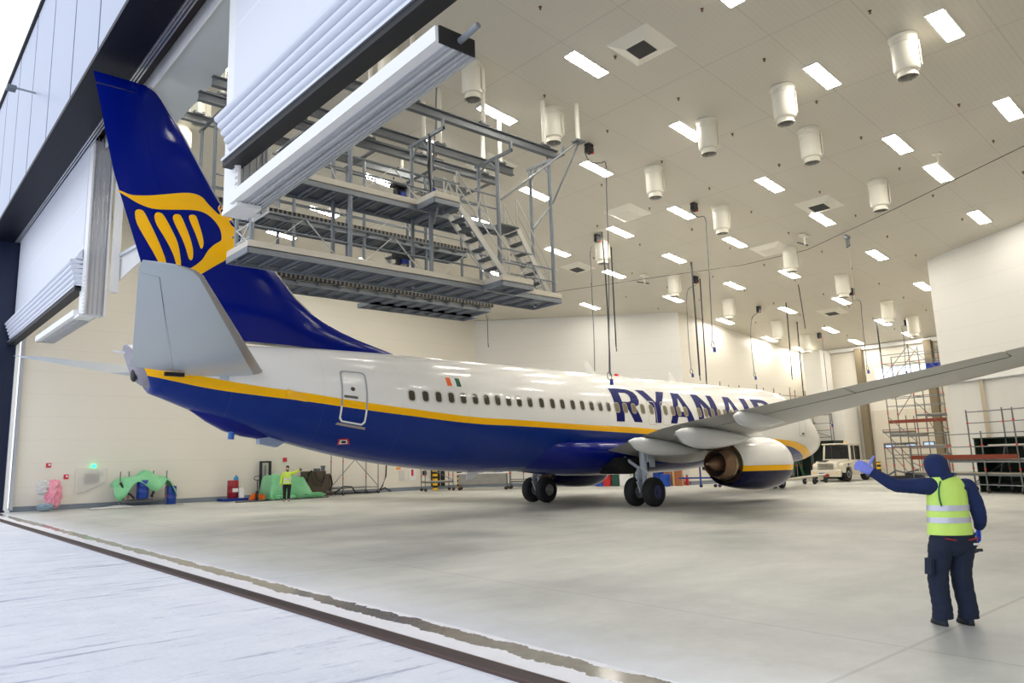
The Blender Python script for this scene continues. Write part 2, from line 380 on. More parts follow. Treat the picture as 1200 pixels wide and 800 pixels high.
def fpt(s,ph,off=0.0,side=-1):
    # ph: angle from horizontal (0 = max width), + up
    top,bot,w=sec(s); zm=(top+bot)/2; h=(top-bot)/2
    y=w*math.cos(ph); z=zm+h*math.sin(ph)
    ny,nz=math.cos(ph)/w,math.sin(ph)/h; n=math.hypot(ny,nz)
    return (s,side*(y+off*ny/n),z+off*nz/n)
S0 = 19.78                         # station of the main wheels: x = S0 - station
AC = empty('airliner', (0, 0, 0), label='white, yellow and dark blue twin-engine jet airliner parked tail towards the open hangar door', cat='airliner')
AC.rotation_euler = (0, .0098, 0)
def ax(p): return (S0-p[0], p[1], p[2])
BLUE, YEL, ACW = rgb(2, 42, 124), rgb(255, 190, 0), rgb(238, 237, 234)
UP = [(0, 1.2), (1, 1.45), (2, 1.72), (3, 2.04), (4.16, 2.34), (5.0, 2.49), (5.74, 2.592), (6.83, 2.669), (10, 2.78), (16.8, 2.98), (18.5, 3.05), (22.1, 3.11), (25.6, 3.205), (27.2, 3.24), (29.9, 3.445), (31.7, 3.613), (33.5, 3.829), (34.7, 3.957), (35.9, 4.127), (36.95, 4.303), (38, 4.47)]
LO = [(0, .9), (1, 1.1), (2, 1.38), (3, 1.70), (4.35, 2.03), (5.1, 2.19), (5.99, 2.333), (10, 2.52), (18.5, 2.812), (22.1, 2.906), (25.6, 2.99), (27.2, 3.02), (29.9, 3.22), (31.66, 3.384), (33.5, 3.585), (34.7, 3.696), (35.84, 3.828), (36.9, 4.02), (38, 4.24)]
def livery():
    t = NT('airliner_livery'); x = t.xyz(); sn = t.math('DIVIDE', t.math('SUBTRACT', S0, x[0]), 38.)
    def curve(pts):
        n = t.n.new('ShaderNodeFloatCurve'); c = n.mapping.curves[0]
        while len(c.points) < len(pts): c.points.new(.5, .5)
        for i, (a, b) in enumerate(pts): c.points[i].location = (a/38., b/6.)
        n.mapping.update(); t.link(sn, n.inputs['Value']); return t.math('MULTIPLY', n.outputs[0], 6.)
    z = x[2]; a = t.math('GREATER_THAN', z, curve(UP)); b = t.math('GREATER_THAN', z, curve(LO))
    c = t.mix(b, BLUE, t.mix(a, YEL, ACW))
    # skin joints
    seam = t.math('LESS_THAN', t.math('FRACT', t.math('DIVIDE', x[0], 2.6)), .0018)
    c = t.mix(t.math('MULTIPLY', seam, .35), c, rgb(120, 120, 124))
    t.base(c).set(.14, spec=.28); return t.m
LIV = livery()
PBLUE = M('glossy_navy_paint', (0, 20, 118), .15, 0, .06, .5)
PBLUE.node_tree.nodes['Principled BSDF'].inputs['Specular IOR Level'].default_value = .28
PYEL = M('glossy_yellow_paint', (255, 190, 0), .2, 0, .04, 1, coat=.5)
PWH = M('glossy_white_paint', (236, 236, 234), .2, 0, .03, 1, coat=.4)
PGR = M('grey_underside_paint', (186, 197, 206), .28, 0, .07, .9, coat=.2)
PGR2 = M('grey_wing_paint', (184, 183, 178), .34, 0, .10, .7, coat=.1)
LEM = M('bare_metal_leading_edge', (168, 164, 162), .30, .55, .12, 2)
DARK = M('dark_cavity', (18, 18, 20), .7, 0, .2, 5)
SEAM = M('panel_gap', (70, 76, 84), .6)
GLASSD = M('cabin_window_pane', (74, 66, 56), .12, 0, .35, 4, coat=.5)
GLASST = M('masked_window_pane', (128, 118, 94), .3, 0, .25, 6)
WFR = M('window_surround', (206, 204, 196), .4, 0, .05)
WFT = M('masked_window_surround', (168, 158, 134), .5, 0, .1)
TITLE = M('title_navy_paint', (14, 22, 98), .3, 0, .06, 2)
TITLE.node_tree.nodes['Principled BSDF'].inputs['Specular IOR Level'].default_value = .12
# ---- fuselage
NS = 56
def fring(s, k=1.): 
    return [ax(fpt(s, 2*PI*i/NS-PI/2)) for i in range(NS)]
st = [.33, .36, .40, .45, .52, .6, .7, .85, 1.0, 1.25, 1.5, 1.8, 2.1, 2.4, 2.7, 3.0, 3.4, 3.8, 4.3, 4.8, 5.4, 6.2, 7.5, 9, 11, 13, 15, 17, 19, 21, 23, 25, 26]+[26+.5*i for i in range(1, 23)]+[37.3, 37.5]
def fpt_full(s, a):
    top, bot, w = sec(s); zm = (top+bot)/2; h = (top-bot)/2
    return ax((s, -w*math.cos(a), zm+h*math.sin(a)))
def tail_ring(s, sc, lean, dz=0.):
    top, bot, w = sec(min(s, 37.5)); zm = (top+bot)/2; h = (top-bot)/2
    return [ax((s+lean*math.sin(a)*sc, -w*sc*math.cos(a), zm+dz+h*sc*math.sin(a))) for a in [2*PI*i/NS for i in range(NS)]]
mb = MB(); mb.loft([[fpt_full(s, 2*PI*i/NS) for i in range(NS)] for s in st[:-1]]+[tail_ring(37.5, .985, .14), tail_ring(37.68, .93, .36, .02)]); mb.build('fuselage', LIV, AC)
# tail cone end with the auxiliary power exhaust
TC = M('tail_cone_metal', (150, 146, 156), .35, .4, .15, 3)
tcw = MB().loft([tail_ring(37.68, .925, .36, .02), tail_ring(37.75, .86, .32, .03), tail_ring(37.79, .74, .26, .03), tail_ring(37.81, .5, .18, .03)]).build('tail_cone', TC, AC)
MB().lathe([(.02, -.02), (.15, -.02), (.19, .02), (.19, .06)], (S0-37.76, 0, 4.20), 'X', 20).build('exhaust_outlet', DARK, tcw)
MB().tube((S0-38.0, 0, 4.78), (S0-38.28, 0, 4.80), .035, 8, r2=.03).build('tail_light', M('clear_lamp_glass', (235, 235, 240), .1), tcw)
# ---- surface decals: outlines in (station, angle) wrapped onto the skin
def wrap(name, outer, mat, parent, holes=(), off=.006, side=-1, step=.12, label=None):
    bm = bmesh.new(); ed = []
    for poly in [outer]+list(holes):
        vs = []
        n = len(poly)
        for i in range(n):
            a, b = poly[i], poly[(i+1) % n]; L = math.hypot(a[0]-b[0], (a[1]-b[1])*1.95); k = max(1, int(L/step+.5))
            for j in range(k): t = j/k; vs.append(bm.verts.new((a[0]+(b[0]-a[0])*t, (a[1]+(b[1]-a[1])*t)*1.95, 0)))
        ed += [bm.edges.new((vs[i], vs[(i+1) % len(vs)])) for i in range(len(vs))]
    bmesh.ops.triangle_fill(bm, use_beauty=True, edges=ed)
    ys_ = [v.co.y for v in bm.verts]; xs_ = [v.co.x for v in bm.verts]
    for ax_, lo_, hi_, st_ in ((1, min(ys_), max(ys_), .09), (0, min(xs_), max(xs_), .5)):
        k = math.floor(lo_/st_)+1
        while k*st_ < hi_-1e-4:
            co = V((0, 0, 0)); co[ax_] = k*st_; no = V((0, 0, 0)); no[ax_] = 1
            bmesh.ops.bisect_plane(bm, geom=bm.verts[:]+bm.edges[:]+bm.faces[:], plane_co=co, plane_no=no, dist=1e-5); k += 1
    for v in bm.verts:
        s, ph = v.co.x, v.co.y/1.95; v.co = V(ax(fpt(s, ph, off, side)))
    bmesh.ops.recalc_face_normals(bm, faces=bm.faces)
    for f in bm.faces:
        if f.normal.y*side < 0 and abs(f.normal.y) > .1: f.normal_flip()
        f.smooth = True
    me = bpy.data.meshes.new(name); bm.to_mesh(me); bm.free(); me.materials.append(mat)
    o = bpy.data.objects.new(name, me); COL.objects.link(o); o.parent = parent
    if label: o['label'] = label
    return o
def rrect(s, ph, w, h, r, n=5):
    """rounded rectangle: half sizes w (m along), h (m up), corner radius r"""
    out = []
    for cx, cy, a0 in ((w-r, h-r, 0), (-w+r, h-r, PI/2), (-w+r, -h+r, PI), (w-r, -h+r, 1.5*PI)):
        for i in range(n+1):
            a = a0+PI/2*i/n; out.append((s+cx+r*math.cos(a), ph+(cy+r*math.sin(a))/1.95))
    return out
WIN = [29.852, 29.331, 28.821, 28.311, 27.809, 27.292, 26.789, 26.287, 25.778, 25.272, 24.744, 24.16, 23.593, 23.067, 22.502, 21.968, 21.441, 20.934, 20.443, 19.916, 19.416, 18.866, 18.292, 17.715, 16.749, 16.228, 15.78, 15.28, 14.245, 13.724, 13.19, 12.659, 12.166, 11.65, 11.14, 10.63, 10.12, 9.61, 9.1, 8.59, 8.08, 7.57, 7.06]
def wphi(s, z):
    top, bot, w = sec(s); return math.asin(max(-1, min(1, (z-(top+bot)/2)/((top-bot)/2))))
for side in (-1, 1):
    for i, s in enumerate(WIN):
        z = 3.858-.0028*(29.85-s); ph = wphi(s, z); tan = 11 < s < 20.2
        fo = wrap('window_frame', rrect(s, ph, .155, .215, .12), WFT if tan else WFR, AC, [rrect(s, ph, .115, .172, .09)], .018, side, .2)
        wrap('window_pane', rrect(s, ph, .118, .175, .09), GLASST if tan else GLASSD, fo, (), .013, side, .2)
def outline(name, s, z, w, h, mat, side, lw=.035, lean=0., top_only=None):
    ph = wphi(s, z); sk = lambda P: [(a-lean*(b-ph)*1.95, b) for a, b in P]
    return wrap(name, sk(rrect(s, ph, w, h, .13)), mat, AC, [sk(rrect(s, ph, w-lw, h-lw, .10))], .008, side, .2)
DG = M('door_outline_grey', (168, 172, 176), .4)
for side in (-1, 1):
    # aft service door: grey outline above the stripe, white below
    d = wrap('service_door', [(a, b) for a, b in rrect(31.83, .01, .43, .98, .16)], DG, AC, [rrect(31.83, .01, .375, .925, .13)], .010, side, .2, 'aft service door outline')
    wrap('door_outline_lower', [(31.4, -.19), (31.4, -.42), (31.5, -.49), (32.16, -.49), (32.26, -.42), (32.26, -.19), (32.205, -.19), (32.205, -.40), (32.14, -.455), (31.52, -.455), (31.455, -.40), (31.455, -.19)], PWH, d, (), .014, side, .2)
    wrap('door_window', rrect(31.89, .15, .07, .075, .07), GLASSD, d, (), .012, side, .2)
    wrap('door_handle', rrect(31.95, .0, .23, .045, .04), M('handle_recess', (110, 108, 104), .4, .3), d, (), .012, side, .2)
    wrap('door_sill', [(31.36, -.51), (32.28, -.51), (32.33, -.56), (31.36, -.56)], M('scuffed_metal_sill', (170, 160, 150), .4, .4), d, (), .02, side, .2)
    for s in (17.68, 16.72): outline('overwing_exit', s, 3.69, .29, .50, WFR, side, .03)
    outline('forward_door', 4.9, 3.75, .42, .92, DG, side, .04)
    # small markings
    wrap('static_port_plate', [(32.05, -.86), (31.75, -.80), (31.62, -.93), (31.98, -1.03)], M('red_marking', (190, 30, 30), .5), AC, (), .012, side, .1, 'small red bordered outflow marking')
    wrap('static_port', [(31.98, -.875), (31.78, -.84), (31.70, -.93), (31.95, -.995)], PWH, AC, (), .018, side, .1)
    wrap('outflow_opening', [(31.93, -.885), (31.80, -.865), (31.76, -.92), (31.90, -.95)], DARK, AC, (), .024, side, .1)
# flag: orange, white, green
for k, (c, nm) in enumerate((((250, 105, 10), 'flag_orange_stripe'), ((245, 245, 245), 'flag_white_stripe'), ((0, 92, 62), 'flag_green_stripe'))):
    a, b = 28.36-.195*k, 28.36-.195*(k+1)
    wrap(nm, [(a, .588), (b, .588), (b, .415), (a, .415)], M(nm+'_paint', c, .3), AC, (), .007, -1, .1)
# titles
Tt, Tb = .668, -.066
def T_(s0, P): return [(s0-u, Tb+(Tt-Tb)*v) for u, v in P]
GL = {
 'R': ([(0, 1), (1.0, 1), (1.30, .97), (1.52, .90), (1.64, .77), (1.64, .62), (1.55, .50), (1.30, .43), (1.65, 0), (1.12, 0), (.72, .40), (.52, .40), (.50, 0), (0, 0)], [(.52, .85), (.92, .85), (1.08, .80), (1.13, .70), (1.08, .60), (.92, .56), (.52, .56)]),
 'Y': ([(0, 1), (.56, 1), (1.02, .60), (1.42, 1), (1.96, 1), (1.27, .44), (1.18, 0), (.78, 0), (.80, .42), (.46, .64)], None),
 'A': ([(.62, 1), (1.18, 1), (1.36, .64), (1.60, .36), (1.85, 0), (1.32, 0), (1.20, .20), (.58, .20), (.46, 0), (0, 0), (.20, .30), (.42, .60)], [(.92, .80), (1.04, .56), (1.10, .36), (.62, .36)]),
 'N': ([(0, 1), (.50, 1), (1.14, .48), (1.22, 1), (1.64, 1), (1.66, .5), (1.68, 0), (1.16, 0), (.80, .32), (.44, .68), (.42, 0), (0, 0)], None),
 'I': ([(0, 1), (.50, 1), (.50, 0), (0, 0)], None)}
for side in (-1, 1):
    for ch, s0 in (('R', 20.02), ('Y', 18.29), ('A', 16.46), ('N', 14.36), ('A', 12.40), ('I', 10.34), ('R', 9.36)):
        P, H = GL[ch]
        if side > 0:   # read left to right on the port side too
            ctr = 14.0; P2 = [(2*ctr-a, b) for a, b in T_(s0, P)]; H2 = [[(2*ctr-a, b) for a, b in T_(s0, H)]] if H else []
            wrap('title_letter', P2, TITLE, AC, H2, .007, 1, .2)
        else: wrap('title_letter', T_(s0, P), TITLE, AC, [T_(s0, H)] if H else [], .007, -1, .13)
# nose glazing
for side in (-1, 1):
    for P_ in ([(1.75, 4.02, .0), (2.15, 4.30, .0), (2.95, 4.78, .28), (2.62, 4.42, .62)][:0] or []): pass
    def cz(s_, z_): return (s_, wphi(s_, z_))
    wrap('cockpit_window', [cz(2.25, 4.02), cz(2.95, 4.02), cz(3.35, 4.52), cz(2.85, 4.50)], GLASSD, AC, (), .012, side, .15)
    wrap('cockpit_window', [cz(3.03, 4.02), cz(3.62, 4.02), cz(3.80, 4.42), cz(3.45, 4.52)], GLASSD, AC, (), .012, side, .15)
    wrap('cockpit_window', [(2.0, wphi(2.0, 3.72)), (2.18, wphi(2.18, 4.02)), (2.80, 1.15), (2.35, 1.35)], GLASSD, AC, (), .012, side, .15)
    wrap('sensor_mark', [cz(6.35, 3.82), cz(6.2, 3.82), cz(6.2, 3.5), cz(6.35, 3.5)], M('dark_slot', (92, 84, 74), .5), AC, (), .01, side, .2)
    wrap('door_window_dark', [cz(4.7, 3.05), cz(5.0, 3.05), cz(5.0, 2.93), cz(4.7, 2.93)], M('dark_slot', (92, 84, 74), .5), AC, (), .012, side, .2)
MB().prism([(S0-13.6, 5.36), (S0-13.2, 5.36), (S0-13.62, 5.86), (S0-13.78, 5.86)], -.02, .02).build('blade_antenna', PWH, AC)
MB().prism([(S0-19.6, 5.38), (S0-18.9, 5.38), (S0-19.5, 5.95), (S0-19.72, 5.95)], -.02, .02).build('blade_antenna', PWH, AC)
MB().ball((S0-17.6, 0, 5.45), (.14, .09, .09)).build('beacon', M('red_beacon_glass', (220, 20, 20), .2), AC)
MB().prism([(S0-26.2, 1.42), (S0-25.6, 1.42), (S0-26.0, 1.15), (S0-26.25, 1.15)], -.02, .02).build('blade_antenna', PWH, AC)
MB().prism([(S0-34.2, 2.72), (S0-33.2, 2.5), (S0-33.6, 2.28), (S0-34.15, 2.38)], -.12, .12).build('tail_skid', M('grey_skid', (150, 165, 190), .4), AC)
kf = MB(); rr = []
for s, w, d in ((36.2, .05, .02), (35.7, .3, .16), (35.2, .42, .24), (34.7, .42, .22), (34.2, .32, .14), (33.7, .05, .02)):
    top, bot, ww = sec(s); rr.append([ax((s, w*math.cos(a), bot+.12-(d+.12)*max(0, math.sin(a))-.0)) for a in [PI*i/8 for i in range(9)]]+[ax((s, 0, bot+.2))])
kf.loft(rr); kf.build('keel_fairing', PBLUE, AC)
MB().tube((S0-35.0, -.1, 2.78), (S0-35.02, -.1, 2.5), .09, 10).build('drain_mast', M('bright_blue_mast', (30, 100, 190), .3), AC)
wrap('stabilizer_jack_plate', [(33.9, -.02), (33.3, -.1), (33.3, -.22), (33.9, -.22)], PYEL, AC, (), .02, -1, .2)
wrap('stabilizer_jack_plate', [(35.75, .12), (35.5, .12), (35.5, -.06), (35.75, -.06)], PGR, AC, (), .02, -1, .2)
# ---- fin
LEP = [(29.1, 5.36), (29.6, 5.50), (30.1, 5.62), (30.8, 5.80), (31.7, 6.08), (32.5, 6.46), (33.09, 6.90), (33.76, 7.62), (34.5, 8.30), (35.1, 8.85), (35.5, 9.3), (35.95, 9.98), (36.75, 11.26), (37.55, 12.38), (37.72, 12.50), (37.95, 12.58)]
TEP = [(36.9, 5.0), (37.74, 7.35), (38.59, 9.75), (39.27, 12.47), (39.29, 12.58)]
def interp(P, z):
    for (a, za), (b, zb) in zip(P[:-1], P[1:]):
        if z <= zb or (b, zb) == P[-1]: return a+(b-a)*(z-za)/(zb-za) if zb != za else b
def fle(z): return interp(LEP, z)
def fte(z): return interp(TEP, z)
def naca(u): return 5*(.2969*math.sqrt(max(u, 0))-.126*u-.3516*u*u+.2843*u**3-.1036*u**4)
def fin_y(s, z):
    a, b = fle(z), fte(z); c = b-a; u = max(0, min(1, (s-a)/c)); 
    sc = min(c, 5.2)*.09
    if c > 5.2: ur = 1-(b-s)/5.2; k = naca(max(ur, 0))*sc if ur > .3 else naca(.3)*sc*max(0, (u/(1-5.2/c*.7)))**.6 if c*u < c-5.2*.7 else naca(.3)*sc; return k
    return naca(u)*sc
zs = [5.37, 5.5, 5.62, 5.8, 6.0, 6.25, 6.5, 6.9, 7.3, 7.7, 8.2, 8.7, 9.2, 9.8, 10.5, 11.3, 11.9, 12.25, 12.42, 12.5, 12.56]
def vsurf(name, u0, u1, zr, mat, nseg=14, k=1.):
    R = []
    for z in zr:
        a, b = fle(z), fte(z); us = [u0+(u1-u0)*(i/nseg)**(1.5 if u0 == 0 else 1) for i in range(nseg+1)]; ring = []
        sh = 1 if z < 12.4 else max(.15, 1-(z-12.4)*5)
        for u in us: s = a+(b-a)*u; ring.append(ax((s, -fin_y(s, z)*k*sh, z)))
        for u in us[::-1]: s = a+(b-a)*u; ring.append(ax((s, fin_y(s, z)*k*sh, z)))
        R.append(ring)
    return MB().loft(R).build(name, mat, AC)
def ur(z): return 1-(1.35-.045*(z-5))*1.0/(fte(z)-fle(z))
# fin proper up to the hinge line, rudder behind it
def finpart(name, f0, f1, zr, mat, nseg=14):
    R = []
    for z in zr:
        a, b = fle(z), fte(z); u0, u1 = f0(z), f1(z); us = [u0+(u1-u0)*(i/nseg)**(1.7 if u0 == 0 else 1) for i in range(nseg+1)]
        sh = 1 if z < 12.4 else max(.15, 1-(z-12.4)*5)
        R.append([ax((a+(b-a)*u, -fin_y(a+(b-a)*u, z)*sh, z)) for u in us]+[ax((a+(b-a)*u, fin_y(a+(b-a)*u, z)*sh, z)) for u in us[::-1]])
    return MB().loft(R).build(name, mat, AC)
finpart('fin', lambda z: 0, lambda z: ur(z), [z for z in zs if z <= 12.25], PBLUE, 18)
finpart('fin_cap', lambda z: 0, lambda z: 1, [12.25, 12.42, 12.5, 12.56], PBLUE, 18)
finpart('rudder', lambda z: ur(z)+.004/(fte(z)-fle(z)), lambda z: 1, [z for z in zs if 5.37 <= z < 12.2]+[12.21], PBLUE, 8)
# white edge of the fin
e = MB(); P = [(fle(z), z) for z in zs[6:]]; e.path([ax((s-.012, 0, z)) for s, z in P], .035, 8); e.build('fin_leading_edge', LEM, AC)
def finpoly(name, px, mat, off=.012, hole=None):
    P = []
    for x, y in px:
        r = ony(x, y, -.15); P.append((S0-r.x, r.z+.0098*r.x))
    bm = bmesh.new(); vs = []
    n = len(P)
    for i in range(n):
        a, b = P[i], P[(i+1) % n]; k = max(1, int(math.dist(a, b)/.2))
        for j in range(k): vs.append(bm.verts.new((a[0]+(b[0]-a[0])*j/k, a[1]+(b[1]-a[1])*j/k, 0)))
    ed = [bm.edges.new((vs[i], vs[(i+1) % len(vs)])) for i in range(len(vs))]
    bmesh.ops.triangle_fill(bm, use_beauty=True, edges=ed)
    for _ in range(3):
        le = [e for e in bm.edges if e.calc_length() > .3]
        if le: bmesh.ops.subdivide_edges(bm, edges=le, cuts=1); bmesh.ops.triangulate(bm, faces=bm.faces)
    for sgn in (-1, 1):
        b2 = bm.copy()
        for v in b2.verts: s, z = v.co.x, v.co.y; v.co = V(ax((s, sgn*(fin_y(s, z)+off), z)))
        bmesh.ops.recalc_face_normals(b2, faces=b2.faces)
        for f in b2.faces:
            if f.normal.y*sgn < 0: f.normal_flip()
            f.smooth = True
        me = bpy.data.meshes.new(name); b2.to_mesh(me); b2.free(); me.materials.append(mat)
        o = bpy.data.objects.new(name, me); COL.objects.link(o); o.parent = AC
    bm.free()
def zq(x, y): return (120+x*.15, 200+y*.15)       # readings from an enlarged view of the emblem
def spl(P, n=4):
    out = []; m = len(P)
    for i in range(m):
        p0, p1, p2, p3 = P[i-1], P[i], P[(i+1) % m], P[(i+2) % m]
        for j in range(n):
            t = j/n; out.append(tuple(.5*((2*p1[k])+(-p0[k]+p2[k])*t+(2*p0[k]-5*p1[k]+4*p2[k]-p3[k])*t*t+(-p0[k]+3*p1[k]-3*p2[k]+p3[k])*t**3) for k in (0, 1)))
    return out
body = [(105, 132), (150, 150), (215, 175), (330, 182), (460, 176), (600, 166), (690, 172), (755, 200), (800, 250), (850, 300), (893, 337), (896, 315), (884, 290), (895, 262), (930, 254), (970, 262), (1000, 290), (1012, 330), (1008, 372), (985, 376), (978, 392), (995, 420), (1022, 440), (1030, 500), (1022, 580), (990, 640), (940, 695), (870, 735), (760, 800), (700, 830), (665, 800), (662, 765), (700, 740), (760, 690), (800, 625), (850, 575), (900, 545), (908, 510), (895, 450), (860, 395), (815, 350), (760, 318), (690, 302), (600, 298), (500, 296), (400, 290), (330, 272), (250, 235), (180, 190), (125, 155)]
finpoly('harp_emblem', [zq(*p) for p in spl(body, 3)], PYEL)
for bar in ([(262, 288), (300, 300), (330, 350), (380, 450), (430, 560), (470, 660), (485, 730), (450, 740), (425, 705), (380, 620), (310, 500), (255, 400), (238, 330), (242, 300)],
            [(410, 316), (445, 325), (480, 375), (530, 470), (570, 560), (590, 660), (596, 735), (565, 735), (545, 670), (510, 590), (460, 500), (410, 420), (388, 360), (392, 328)],
            [(560, 332), (590, 345), (625, 420), (660, 510), (685, 600), (688, 670), (675, 695), (655, 680), (635, 610), (600, 520), (555, 430), (530, 370), (535, 340)],
            [(680, 338), (708, 350), (730, 410), (755, 490), (768, 560), (760, 600), (745, 602), (730, 560), (705, 490), (670, 410), (652, 360), (660, 342)]):
    finpoly('harp_string', [zq(*p) for p in spl(bar, 2)], PYEL)
# ---- lifting surfaces: stations (y, sLE, sTE, zLE, zTE, thickness ratio)
def lift(name, stn, mat, parent, u0=0., u1=1., side=-1, n=12, gap=0.):
    R = []
    for (y, a, b, za, zb, tc) in stn:
        c = b-a; us = [u0+(u1-u0)*(i/n)**(1.8 if u0 == 0 else 1) for i in range(n+1)]
        up = []; lo = []
        for u in us:
            h = naca(u)*tc*c; s = a+c*u; z = za+(zb-za)*u; up.append(ax((s, side*y, z+h*.85))); lo.append(ax((s, side*y, z-h*1.0)))
        R.append(up+lo[::-1])
    return MB().loft(R).build(name, mat, parent)
def lerp_st(stn, y):
    for p, q in zip(stn[:-1], stn[1:]):
        if y <= q[0]: t = (y-p[0])/(q[0]-p[0]); return tuple(p[i]+(q[i]-p[i])*t for i in range(6))
    return stn[-1]
def sub(stn, y0, y1): return [lerp_st(stn, y0)]+[s for s in stn if y0 < s[0] < y1]+[lerp_st(stn, y1)]
STAB = [(.7, 34.3, 38.1, 4.30, 4.30, .09), (1.3, 34.70, 38.15, 4.42, 4.38, .09), (6.85, 38.38, 39.6, 5.40, 5.40, .09), (7.05, 38.6, 39.61, 5.44, 5.44, .07), (7.17, 38.95, 39.62, 5.46, 5.46, .04)]
for side in (-1, 1):
    sb = lift('horizontal_stabilizer', STAB, PGR, AC, .075, .70, side)
    lift('leading_edge', STAB, LEM, sb, 0, .075, side)
    lift('elevator', sub(STAB, .9, 6.6), PGR, sb, .703, 1, side, 5); lift('balance_tip', sub(STAB, 6.62, 7.17), PGR, sb, .7, 1, side, 5)
    P = [lerp_st(STAB, y) for y in (.9, 6.6)]
    MB().path([ax((p[1]+(p[2]-p[1])*.702, side*p[0], p[3]-naca(.7)*p[5]*(p[2]-p[1])-.004)) for p in P], .006, 4).build('hinge_gap', SEAM, sb)
    MB().path([ax((lerp_st(STAB, y)[1]+(lerp_st(STAB, y)[2]-lerp_st(STAB, y)[1])*.93, side*y, lerp_st(STAB, y)[3]-.03)) for y in (1.3, 3.2)], .012, 4).build('tab_gap', SEAM, sb)
    MB().box(ax((37.0, side*1.05, 4.15)), (.5, .12, .1)).build('tab_fairing', DARK, sb)
WING = [(.5, 12.9, 20.6, 1.95, 1.95, .12), (1.9, 13.5, 20.9, 2.08, 2.06, .125), (3.3, 14.6, 21.15, 2.38, 2.42, .12), (5.0, 15.9, 21.35, 2.68, 2.82, .115), (5.8, 16.45, 21.5, 2.82, 2.93, .11), (9.9, 18.75, 22.25, 3.26, 3.36, .105), (14, 20.5, 23.0, 3.68, 3.80, .10), (17.0, 21.95, 23.6, 4.00, 4.12, .10), (17.16, 22.3, 23.6, 4.03, 4.13, .06)]
CANOE = M('white_fairing_paint', (228, 230, 232), .25, 0, .04, 1, coat=.3)
for side in (-1, 1):
    wg = lift('wing', WING, PGR2, AC, .05, .74, side, 14)
    lift('slat', sub(WING, 2.4, 17.0), LEM, wg, 0, .05, side, 4)
    lift('flap', sub(WING, 1.95, 5.7), PGR2, wg, .742, 1, side, 6)
    lift('flap', sub(WING, 5.76, 11.9), PGR2, wg, .742, 1, side, 6)
    lift('aileron', sub(WING, 11.96, 15.9), PGR2, wg, .742, 1, side, 6); lift('wing_tip', sub(WING, 15.95, 17.16), PGR2, wg, .742, 1, side, 6)
    for (ya, yb) in ((2.0, 5.7), (5.8, 15.9)):
        MB().path([ax((lerp_st(WING, y)[1]+(lerp_st(WING, y)[2]-lerp_st(WING, y)[1])*.741, side*y, lerp_st(WING, y)[3]*.26+lerp_st(WING, y)[4]*.74-naca(.741)*lerp_st(WING, y)[5]*(lerp_st(WING, y)[2]-lerp_st(WING, y)[1])-.003)) for y in [ya+(yb-ya)*i/8 for i in range(9)]], .009, 4).build('hinge_gap', M('wing_gap', (110, 110, 108), .6), wg)
    # winglet
    R = []
    for t in [i/8 for i in range(9)]:
        a = t*PI/2*.9; y = 17.16+1.0*math.sin(a)*.6; z = 4.08+(1-math.cos(a))*.6+t*t*1.9; c = 1.25-.75*t; s = 22.35+1.5*t
        dy, dz = math.cos(a), math.sin(a); us = [0, .05, .2, .5, 1]
        R.append([ax((s+c*u, side*(y-dz*naca(u)*.08*c), z+dy*naca(u)*.08*c)) for u in us]+[ax((s+c*u, side*(y+dz*naca(u)*.08*c), z-dy*naca(u)*.08*c)) for u in us[::-1]])
    MB().loft(R).build('winglet', PBLUE, wg)
    # flap track fairings
    for (y, tip, ztip, zt, front, zf, wd, dp) in ((4.1, 22.1, 2.36, 2.36, 17.6, 2.0, .27, .40), (6.2, 22.25, 2.58, 2.72, 17.6, 2.45, .32, .52), (8.4, 22.3, 2.98, 3.02, 18.9, 2.95, .25, .36)):
        R = []
        for t in [i/12 for i in range(13)]:
            s = tip+(front-tip)*t; k = math.sin(PI*min(1, t*1.0)**.62)**.75 if 0 < t < 1 else .05; k = max(k, .05)
            if t < .1: k = max(.12, k)
            zc = ztip+(zf-ztip)*t+.05; R.append([ax((s, side*(y+wd*k*math.cos(a)), zc+(dp*k*math.sin(a) if math.sin(a) < 0 else .22*k*math.sin(a)))) for a in [2*PI*i/14 for i in range(14)]])
        MB().loft(R).build('flap_fairing', CANOE, wg)
# ---- wing to body fairing
R = []
for s, w, b, zc in ((12.2, 1.3, 1.42, 2.3), (13, 1.9, 1.30, 2.25), (14.5, 2.12, 1.20, 2.25), (17, 2.2, 1.16, 2.2), (19.5, 2.2, 1.16, 2.2), (21.3, 2.16, 1.19, 2.2), (22.3, 2.02, 1.25, 2.2), (23.2, 1.7, 1.34, 2.2), (24.2, 1.1, 1.44, 2.2)):
    R.append([ax((s, w*math.cos(a), zc+(zc-b)*math.sin(a) if math.sin(a) < 0 else zc+.55*math.sin(a))) for a in [2*PI*i/28 for i in range(28)]])
MB().loft(R).build('belly_fairing', PBLUE, AC)
